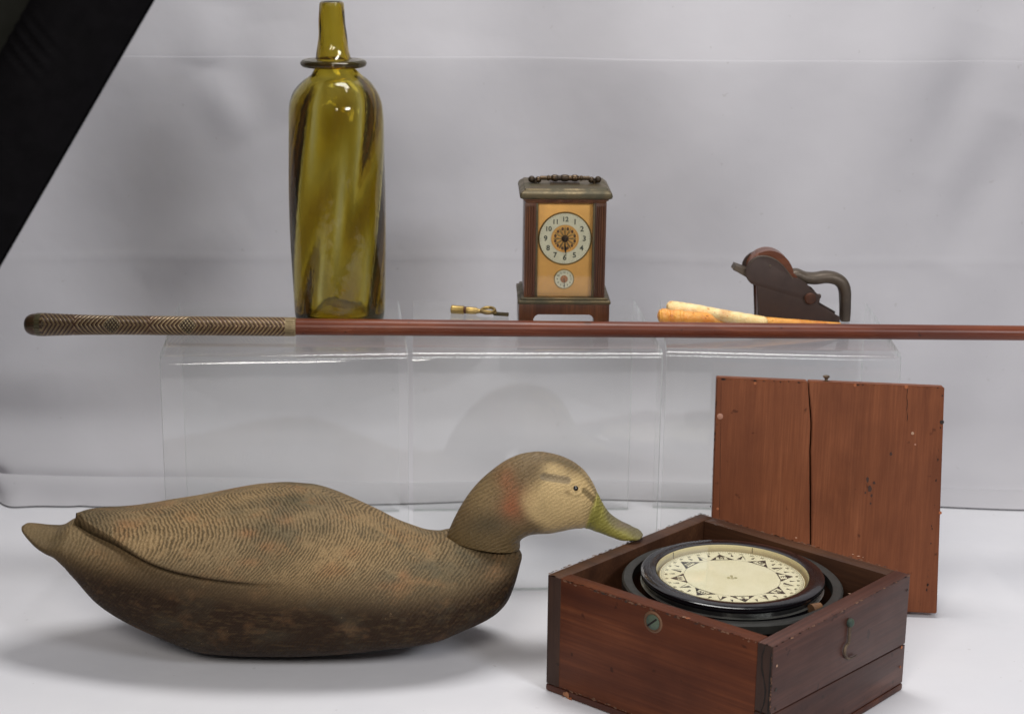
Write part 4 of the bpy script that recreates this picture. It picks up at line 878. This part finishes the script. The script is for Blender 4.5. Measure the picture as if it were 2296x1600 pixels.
# ------------------------------------------------------------------ duck decoy
def build_duck(YD, dry=False):
    xs_top = [(54, 1180), (56, 1175), (62, 1171), (75, 1170.5), (100, 1173), (122, 1174), (145, 1165), (170, 1154), (200, 1154), (234, 1154), (280, 1151), (330, 1143), (368, 1135), (430, 1123), (488, 1110), (540, 1098), (586, 1089), (651, 1082), (690, 1083), (716, 1088), (760, 1103), (807, 1124), (850, 1144), (885, 1162), (920, 1175), (957, 1186), (984, 1188), (1005, 1184), (1040, 1192), (1087, 1204), (1130, 1214), (1150, 1220), (1166, 1230), (1170, 1245)]
    xs_bot = [(54, 1184), (56, 1190), (62, 1197), (98, 1232), (120, 1245), (140, 1255), (156, 1274), (182, 1306), (228, 1355), (286, 1391), (361, 1427), (410, 1447), (472, 1465), (560, 1471), (651, 1472), (748, 1468), (867, 1456), (972, 1441), (1040, 1414), (1103, 1383), (1136, 1351), (1157, 1300), (1166, 1262), (1170, 1248)]
    wid = [(54, .002), (56, .005), (62, .009), (75, .015), (98, .023), (140, .033), (180, .041), (250, .053), (350, .066), (450, .074), (550, .079), (650, .081), (750, .081), (850, .079), (950, .073), (1020, .064), (1070, .054), (1110, .044), (1140, .033), (1157, .023), (1166, .012), (1170, .003)]
    wedge_ = [(171, 1163), (178, 1168), (212, 1186), (277, 1214), (374, 1264), (439, 1284), (537, 1301), (618, 1308), (700, 1310)]
    step_ = [(171, .0078), (230, .0080), (300, .0071), (380, .0057), (450, .0046), (560, .0029), (640, .0010), (690, 0), (720, 0)]
    NS, NTh = (90, 64) if dry else (640, 420)
    s = np.linspace(0, 1, NS); px = 54+(1170-54)*(.5-.5*np.cos(np.pi*s))*.28+(1170-54)*s*.72
    px = np.unique(np.concatenate([px, np.linspace(168, 176, 10)])) if not dry else px; NS = len(px)
    top = smooth_interp(px, *zip(*xs_top)); bot = smooth_interp(px, *zip(*xs_bot)); wd_ = smooth_interp(px, *zip(*wid))
    Xc = np.array([aty(a, 1250, YD)[0] for a in px])
    t = np.array([aty(a, b, YD)[2] for a, b in zip(px, top)]); b_ = np.array([aty(a, b, YD)[2] for a, b in zip(px, bot)])
    th_ = np.linspace(-np.pi/2, 1.5*np.pi, NTh, endpoint=False)    # -90 = bottom, 0 = near side, 90 = top
    ct, st = np.cos(th_), np.sin(th_)
    nexp = smooth_interp(px, [54, 180, 400, 1000, 1120, 1170], [2.6, 2.2, 2.05, 2.1, 2.35, 2.1])
    mfrac = smooth_interp(px, [54, 120, 200, 400, 700, 1000, 1120, 1170], [.55, .6, .60, .52, .46, .40, .45, .5])
    def sect(t, b_):
        m = b_+(t-b_)*mfrac
        yy = YD - wd_[:, None]*np.sign(ct)[None]*np.abs(ct)[None]**(2/nexp[:, None])
        up = np.maximum(st, 0)[None]**(2/nexp[:, None]); dn = np.maximum(-st, 0)[None]**(2/(nexp[:, None]*1.02))
        zz_ = m[:, None]+(t-m)[:, None]*up-(m-b_)[:, None]*dn
        return np.stack([np.broadcast_to(Xc[:, None], zz_.shape), yy, zz_], -1)
    for _ in range(14):
        P = sect(t, b_); pj = proj(P)[..., 1]; km = mpp((0, YD, .1))
        t = t + (pj.min(1)-top)*km*.8; b_ = b_ + (pj.max(1)-bot)*km*.8
        bad = t < b_+.0012; mid = (t+b_)/2; t = np.where(bad, mid+.0006, t); b_ = np.where(bad, mid-.0006, b_)
    if dry: return b_[20:].min(), px[20+b_[20:].argmin()]
    k_ = np.ones(9)/9
    t = np.convolve(np.pad(t, 4, 'edge'), k_, 'valid')
    b_ = np.convolve(np.pad(b_, 4, 'edge'), k_, 'valid')
    P = sect(t, b_); P[..., 2] = np.where(P[..., 2] < .0025, .0004+np.maximum(P[..., 2], -.01)*.1+.0006, P[..., 2])
    # carved wing edge
    pj = proj(P)[..., 1]; near = (th_ >= -.35) & (th_ <= np.pi/2+.01); thn = th_[near]
    wy = smooth_interp(px, *zip(*wedge_)); tw = np.zeros(NS)
    for i in range(NS):
        yv = pj[i, near]; k__ = np.argmin(yv); tw[i] = np.interp(-wy[i], -yv[:k__+1], thn[:k__+1]) if k__ > 2 else 1.2
    tw = np.where(px < 178, np.interp(178, px, tw), tw); tw = np.convolve(np.pad(tw, 6, 'edge'), np.ones(13)/13, 'valid')
    st_ = smooth_interp(px, *zip(*step_))*sstep(px, 170.2, 172.5)
    # distance in metres round the section from the wing edge
    tm = np.where(th_ > np.pi/2, np.pi-th_, th_)[None] - tw[:, None]
    arc = tm*(wd_[:, None]*.75+.02)
    nz = np.array([[mn.noise(Vector((a*.02, 0, 3))) for a in px]]).T
    raise_ = st_[:, None]*(sstep(arc, -.0006, .0006)) - st_[:, None]*.75*np.exp(-((arc+.0014)/.0011)**2) - st_[:, None]*.30*np.exp(-((arc+.006)/.005)**2)
    # tail: hollow the top surface between centre and edge
    tl = (1-sstep(px, 150, 300))[:, None]; holl = -.0035*tl*np.exp(-((np.abs(tm*0+np.where(th_ > np.pi/2, np.pi-th_, th_)[None])-.75)/.35)**2)*sstep(px, 60, 100)[:, None]
    cenx = P.mean(1, keepdims=True); dv_ = P-cenx; dv_[..., 0] = 0; dn_ = dv_/(np.linalg.norm(dv_, axis=-1, keepdims=True)+1e-9)
    # gentle carving unevenness
    P = P + dn_*(raise_+holl)[..., None]
    # paint: measured as seen from the near side; far side mirrors
    Pn = P.copy(); Pn[..., 1] = YD-np.abs(Pn[..., 1]-YD); uv = proj(Pn); U_, V_ = uv[..., 0], uv[..., 1]
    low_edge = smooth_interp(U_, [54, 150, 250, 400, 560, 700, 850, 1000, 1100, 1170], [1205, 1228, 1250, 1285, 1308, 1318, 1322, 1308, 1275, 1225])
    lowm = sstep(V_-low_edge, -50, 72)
    wing = sstep(arc, -.001, .001)*(px < 690)[:, None]
    wr = sstep(arc, 0, .004)*sstep(px, 168, 200)[:, None]
    tan1 = np.array([.325, .218, .108]); tan2 = np.array([.265, .185, .098]); brn = np.array([.024, .0115, .0062]); colr = tan1+(tan2-tan1)*(.5+.5*np.sin(U_*.013+V_*.021))[..., None]
    tailz = (1-sstep(U_, 120, 230))[..., None]; colr = colr*(1-.5*tailz)+np.array([.17, .12, .055])*.5*tailz
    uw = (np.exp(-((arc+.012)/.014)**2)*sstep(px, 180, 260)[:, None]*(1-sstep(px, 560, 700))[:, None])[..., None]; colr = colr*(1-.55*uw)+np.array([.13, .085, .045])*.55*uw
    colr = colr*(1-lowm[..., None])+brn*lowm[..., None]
    nk = (np.exp(-(((U_-1100)/62)**2+((V_-1262)/34)**2)))[..., None]*.8; colr = colr*(1-nk)+np.array([.075, .05, .028])*nk
    for (a, b, ra, rb, am) in ((655, 1120, 40, 16, .7), (590, 1185, 45, 20, .55), (640, 1200, 30, 22, .5), (700, 1130, 40, 14, .4), (540, 1150, 45, 12, .3), (720, 1185, 30, 20, .4), (610, 1255, 50, 25, .35), (1010, 1290, 70, 40, .35), (900, 1300, 80, 30, .25)):
        g_ = (am*np.exp(-(((U_-a)/ra)**2+((V_-b)/rb)**2)))[..., None]; colr = colr*(1-g_)+np.array([.085, .075, .045])*g_
    for (a, b, ra, rb, am) in ((555, 1195, 22, 10, .7), (600, 1225, 24, 12, .6), (640, 1165, 20, 12, .5), (905, 1290, 14, 12, .7), (880, 1312, 40, 10, .5), (280, 1172, 20, 8, .6), (560, 1260, 26, 10, .5), (790, 1240, 22, 12, .4), (740, 1280, 25, 15, .4)):
        g_ = (am*np.exp(-(((U_-a)/ra)**2+((V_-b)/rb)**2)))[..., None]; colr = colr*(1-g_)+np.array([.33, .165, .075])*g_
    gl_ = (np.exp(-((arc+.0013)/.0012)**2)*sstep(px, 171, 176)[:, None]*(1-sstep(px, 540, 650))[:, None])[..., None]*.85; colr = colr*(1-gl_)+np.array([.018, .010, .006])*gl_  # shade below the wing edge painted as a dark line along the groove
    wtip = (wr[..., None]*(1-sstep(U_, 190, 300))[..., None])*.6; colr = colr*(1-wtip)+np.array([.085, .065, .035])*wtip
    phase = (U_ + .95*(np.sqrt((V_-1188)**2+60**2)-60) + 16*np.sin(U_/140.+V_/90.))*(2*np.pi/8.8)
    amp = (1.0-.55*lowm)*(1-.75*tailz[..., 0]*(1-wr))*(1-.65*uw[..., 0])
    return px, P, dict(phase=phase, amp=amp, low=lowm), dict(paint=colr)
lo_, hi_ = 1.30, 1.46
for _ in range(14):
    md = (lo_+hi_)/2; bmin, bp = build_duck(md, True)
    if bmin > 0: lo_ = lo_; hi_, lo_ = hi_, md
    else: hi_ = md
YD = md; print('DUCK Y', YD, bmin, bp)
px_d, P_d, at_d, co_d = build_duck(YD)
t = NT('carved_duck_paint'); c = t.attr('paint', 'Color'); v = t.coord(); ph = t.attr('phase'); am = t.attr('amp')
n1 = t.noise(v, 42, 4, .6); n2 = t.noise(v, 330, 3, .6); n3 = t.noise(v, 700, 2, .5)
nm_ = t.noise(v, 125, 3, .6); pp_ = t.math('ADD', ph, t.math('MULTIPLY', n1, 9.0)); pp_ = t.math('ADD', pp_, t.math('MULTIPLY', n2, 4.0)); pp_ = t.math('ADD', pp_, t.math('MULTIPLY', nm_, 8.5))
sn = t.math('MULTIPLY_ADD', t.math('SINE', pp_), .5, .5)
brk = t.math('MULTIPLY', t.math('MULTIPLY', sn, t.ramp1(t.noise(t.coord((1, 1, 1), (9, 3, 4)), 38, 4, .65), .36, .52, .5, 1)), t.ramp1(t.noise(v, 110, 3, .7), .34, .56, .42, 1)); 
line = t.ramp1(brk, .34, .66); fac = t.math('MULTIPLY', line, am)
mo = t.noise(t.coord((1, 1, 1.6)), 24, 4, .65); c = t.mix(t.math('MULTIPLY', t.ramp1(mo, .52, .70, 0, .6), am), c, (.10, .092, .062)); mo2 = t.noise(t.coord((1, 1, 1.6), (5, 2, 1)), 30, 4, .6); c = t.mix(t.math('MULTIPLY', t.ramp1(mo2, .56, .70, 0, .5), am), c, (.34, .175, .075))
stk = t.noise(t.coord((.22, 1, 1)), 420, 3, .6); c = t.mix(t.math('MULTIPLY', t.ramp1(stk, .50, .70, 0, .5), t.attr('low')), c, (.105, .066, .031))
dark = t.mix(.66, c, (.030, .022, .012)); c1 = t.mix(fac, c, dark)
c1 = t.mix(t.ramp1(n3, .35, .65, .0, .42), c1, dark)
sp = t.ramp1(t.noise(v, 480, 2), .60, .72, 0, .35); c1 = t.mix(t.math('MULTIPLY', sp, t.math('SUBTRACT', 1.0, t.attr('low'))), c1, (.40, .30, .16))
hh = t.math('ADD', t.math('MULTIPLY', sn, -.8), t.math('MULTIPLY', n2, .8)); hh = t.math('ADD', hh, t.math('MULTIPLY', n3, .5)); hh = t.math('MULTIPLY', hh, t.math('MULTIPLY_ADD', am, .8, .25))
nb = t.bump(hh, .6, .0010)
chp = t.noise(v, 75, 5, .75); c1 = t.mix(t.ramp1(chp, .69, .715, 0, .75), c1, (.42, .27, .15)); chp2 = t.noise(t.coord((1, 1, 1), (7, 7, 7)), 60, 5, .75); c1 = t.mix(t.ramp1(chp2, .68, .71, 0, .7), c1, (.035, .026, .018))
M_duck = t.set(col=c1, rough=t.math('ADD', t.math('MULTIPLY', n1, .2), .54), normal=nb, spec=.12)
duck = thing('duck_decoy', 'life-size carved and painted brown wooden duck decoy with olive yellow bill', 'duck decoy', (P_d[..., 0].mean(), YD, 0))
org = np.array([P_d[..., 0].mean(), YD, 0])
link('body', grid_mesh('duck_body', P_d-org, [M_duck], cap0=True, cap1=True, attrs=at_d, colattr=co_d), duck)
# head and neck
pairs = [((1001, 1196), (1166, 1236), .0205), ((1004, 1184), (1166, 1223), .0212), ((1028, 1137), (1171, 1210), .0222), ((1049, 1105), (1181, 1202), .0228), ((1074, 1076), (1195, 1197), .0232), ((1103, 1051), (1211, 1195.5), .0238), ((1137, 1028), (1227, 1195), .0243), ((1174, 1014), (1240, 1193.5), .0250), ((1208, 1010), (1251, 1191), .0256), ((1237, 1014), (1263, 1188.5), .0258), ((1274, 1026), (1278, 1185), .0254), ((1308, 1049), (1293, 1183), .0236), ((1328, 1076), (1305, 1183), .0200), ((1341, 1103), (1316, 1184.5), .0160), ((1353, 1128), (1330, 1189), .0120), ((1368, 1149), (1348, 1195), .0110), ((1393, 1166), (1368, 1203), .0125), ((1420, 1178), (1395, 1211), .0142), ((1436, 1188), (1420, 1208), .0125), ((1441, 1194), (1432, 1204), .0070), ((1442, 1197), (1436, 1201), .0020)]
rowsH = []
for a, b, w_ in pairs: A_ = aty(*a, YD); B_ = aty(*b, YD); rowsH.append([A_[0], A_[2], B_[0], B_[2], w_])
cum = np.concatenate([[0], np.cumsum([np.hypot((r1[0]+r1[2]-r0[0]-r0[2])/2, (r1[1]+r1[3]-r0[1]-r0[3])/2) for r0, r1 in zip(rowsH, rowsH[1:])])])
NSH, NTH = 320, 200; uq = np.linspace(0, cum[-1], NSH); RH = np.stack([smooth_interp(uq, cum, [r[j] for r in rowsH]) for j in range(5)], 1)
kk_ = np.ones(7)/7
for j in range(5): RH[:, j] = np.convolve(np.pad(RH[:, j], 3, 'edge'), kk_, 'valid')
thh = np.linspace(0, 2*np.pi, NTH, endpoint=False); PH = np.zeros((NSH, NTH, 3)); te = math.tan(math.radians(20))
for i in range(NSH):
    a = RH[i, 0:2]; b = RH[i, 2:4]; c_ = (a+b)/2; h_ = (a-b)/2; w_ = RH[i, 4]; L2 = np.hypot(*h_)
    hz = abs(h_[1]); corr = math.sqrt(max(hz*hz-(w_*te)**2*.9, (hz*.55)**2)) if hz > 1e-5 else hz; h_ = np.array([h_[0], math.copysign(corr, h_[1])])
    f = i/NSH; e = 2.0 if f < .75 else 2.25
    ct = np.cos(thh); s_ = np.sin(thh); cu = np.sign(ct)*np.abs(ct)**(2/e); su = np.sign(s_)*np.abs(s_)**(2/e)
    # egg section: fuller cheeks than crown
    wmod = 1-.16*cu*(1 if f < .7 else .0)
    PH[i, :, 0] = c_[0]+h_[0]*cu; PH[i, :, 2] = c_[1]+h_[1]*cu; PH[i, :, 1] = YD-w_*su*wmod
Pn = PH.copy(); Pn[..., 1] = YD-np.abs(Pn[..., 1]-YD); uv = proj(Pn); U_, V_ = uv[..., 0], uv[..., 1]
face = np.array([.56, .40, .19]); crown = np.array([.235, .165, .088]); neck = np.array([.175, .118, .058]); rust = np.array([.34, .115, .050]); bill = np.array([.30, .265, .060]); grey = np.array([.14, .12, .085])
def wob(s_, k_): return np.array([[mn.noise(Vector((p[0]*s_, p[1]*s_, p[2]*s_+k_))) for p in row] for row in PH[::4, ::4]])
wn = np.kron(wob(55, 0), np.ones((4, 4)))[:NSH, :NTH]
for _k in range(3):
    for _s in (1, 2): wn = (wn+np.roll(wn, _s, 1)+np.roll(wn, -_s, 1))/3; wq = np.pad(wn, ((_s, _s), (0, 0)), 'edge'); wn = (wn+wq[2*_s:]+wq[:-2*_s])/3
fm = 1-sstep(np.hypot((U_-1275)/92, (V_-1126)/78)+wn*.35, .66, 1.34)
crn = sstep(-(V_-smooth_interp(U_, [1000, 1100, 1180, 1240, 1290, 1330, 1350], [1100, 1062, 1046, 1036, 1050, 1080, 1110]))+wn*8, -6, 8)
colh = neck*(1-fm[..., None])+face*fm[..., None]
ol = np.exp(-(((U_-1080)/50)**2+((V_-1110)/45)**2))[..., None]*.8; colh = colh*(1-ol)+np.array([.27, .185, .088])*ol
colh = colh*(1-.62*crn[..., None])+crown*.62*crn[..., None]
dkc = (np.exp(-((V_-smooth_interp(U_, [1180, 1230, 1270, 1300, 1320, 1345], [1040, 1029, 1038, 1056, 1078, 1120]))/7)**2)*sstep(U_, 1205, 1235)*(1-sstep(U_, 1335, 1350)))[..., None]*.5; colh = colh*(1-dkc)+np.array([.10, .078, .042])*dkc
rs_ = (np.exp(-(((U_-1155+(V_-1110)*.12)/30)**2+((V_-1130)/34)**2))*1.0+np.exp(-(((U_-1132)/20)**2+((V_-1070)/26)**2))*.6)[..., None]; rs_ = np.clip(rs_*(1+wn[..., None]), 0, 1)*.85; colh = colh*(1-rs_)+rust*rs_
def dist_seg(a, b): a = np.array(a); b = np.array(b); d = b-a; t_ = np.clip(((U_-a[0])*d[0]+(V_-a[1])*d[1])/(d@d), 0, 1); return np.hypot(U_-a[0]-t_*d[0], V_-a[1]-t_*d[1])
es = (sstep(-dist_seg((1219, 1068), (1272, 1076)), -10.5, -6.5))[..., None]*.75; colh = colh*(1-es)+np.array([.20, .155, .10])*es
es = (sstep(-dist_seg((1311, 1100), (1334, 1122)), -9, -4))[..., None]*.7; colh = colh*(1-es)+np.array([.13, .095, .045])*es
es = (np.exp(-((dist_seg((1271, 1102), (1273, 1106)))/6)**2))[..., None]*.55; colh = colh*(1-es)+np.array([.2, .13, .06])*es
bl_line = sstep((U_-1308)+(V_-1183)*.38+wn*9, -4, 5); blm = np.clip(bl_line, 0, 1)
topb = sstep(-(V_-(1153+(U_-1350)*.60))+wn*18, -12, 4)*sstep(U_, 1345, 1368)
billc = bill*(1-.75*topb[..., None])+grey*.75*topb[..., None]
gs = (np.exp(-(((U_-1398)/22)**2+((V_-1176)/10)**2)))[..., None]*.6; billc = billc*(1-gs)+np.array([.19, .14, .12])*gs
colh = colh*(1-blm[..., None])+billc*blm[..., None]
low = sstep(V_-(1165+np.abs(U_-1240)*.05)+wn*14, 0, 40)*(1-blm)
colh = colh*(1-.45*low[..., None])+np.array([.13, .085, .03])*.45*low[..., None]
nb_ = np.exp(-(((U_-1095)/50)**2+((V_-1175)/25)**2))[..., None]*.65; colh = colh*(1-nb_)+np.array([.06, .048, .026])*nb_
# carved eye groove and small relief
dn = PH-PH.mean(1, keepdims=True); dn /= np.linalg.norm(dn, axis=-1, keepdims=True)+1e-9
gr = np.exp(-(dist_seg((1219, 1068), (1272, 1077))/5.5)**2)*-.0011 + np.exp(-(dist_seg((1311, 1100), (1334, 1124))/6)**2)*-.0009 + np.exp(-((np.hypot(U_-1291, V_-1095)-14)/3.2)**2)*.0007 + np.exp(-(((U_-1310)+(V_-1183)*.38)/3.5)**2)*-.0006
PH2 = PH+dn*gr[..., None]
headphase = (V_*1.0+ .25*U_)*(2*np.pi/7.5)*(U_ > 0)
hp_cheek = (V_*.9 - .12*np.abs(U_-1230))*(2*np.pi/7.0); hp_neck = (U_*.95+.15*V_)*(2*np.pi/6.5)
bw = sstep(U_, 1150, 1200)*sstep(V_, 1060, 1100); bwn = sstep(V_, 1150, 1185)*(1-bw)
hph = (U_*.45+V_*.8)*(2*np.pi/7.2)
hamp = (.60*(1-fm)+.22*fm)*(1-blm*.8)
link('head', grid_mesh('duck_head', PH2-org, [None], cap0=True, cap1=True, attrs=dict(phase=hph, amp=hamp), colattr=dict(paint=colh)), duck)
t = NT('duck_head_paint'); c = t.attr('paint', 'Color'); v = t.coord(); ph = t.attr('phase'); am = t.attr('amp')
n1 = t.noise(v, 60, 4, .6); n2 = t.noise(v, 420, 3, .6); n3 = t.noise(v, 900, 2, .5)
pp_ = t.math('ADD', ph, t.math('MULTIPLY', n1, 16.0)); pp_ = t.math('ADD', pp_, t.math('MULTIPLY', n2, 7.0)); sn = t.math('MULTIPLY_ADD', t.math('SINE', pp_), .5, .5)
fac = t.math('MULTIPLY', t.math('MULTIPLY', t.ramp1(sn, .55, .85), t.ramp1(t.noise(v, 240, 2), .35, .55, .2, 1)), am)
mo = t.noise(v, 70, 4, .65); c = t.mix(t.ramp1(mo, .50, .72, 0, .38), c, t.mix(.5, c, (.12, .095, .05))); dark = t.mix(.62, c, (.045, .030, .014)); c1 = t.mix(fac, c, dark); c1 = t.mix(t.ramp1(n3, .4, .68, 0, .30), c1, dark)
hh = t.math('ADD', t.math('MULTIPLY', sn, -.35), t.math('MULTIPLY', n2, 1.1)); M_head = t.set(col=c1, rough=.46, normal=t.bump(hh, .85, .0011), spec=.2)
hd_o = [o for o in duck.children if o.name.startswith('head')][0]; hd_o.data.materials.clear(); hd_o.data.materials.append(M_head)
# eyes
M_eye = NT('eye_glass').set(col=(.008, .006, .005), rough=.06, coat=.6)
pj = proj(PH2); nearmask = PH2[..., 1] < YD; dd_ = np.hypot(pj[..., 0]-1291, pj[..., 1]-1095)+(~nearmask)*1e4; ii = np.unravel_index(np.argmin(dd_), dd_.shape); ep = PH2[ii]; re_ = 6.4*mpp(ep)
for s_ in (-1, 1):
    yy = YD+s_*abs(ep[1]-YD); lathe('eye', [(re_*math.sin(a) if 0 < a < math.pi else 0, -re_*math.cos(a)) for a in np.linspace(0, math.pi, 17)], M_eye, duck, 24, Matrix.Translation((ep[0]-org[0], yy-s_*re_*.35-YD, ep[2]-.0)), auto=80)
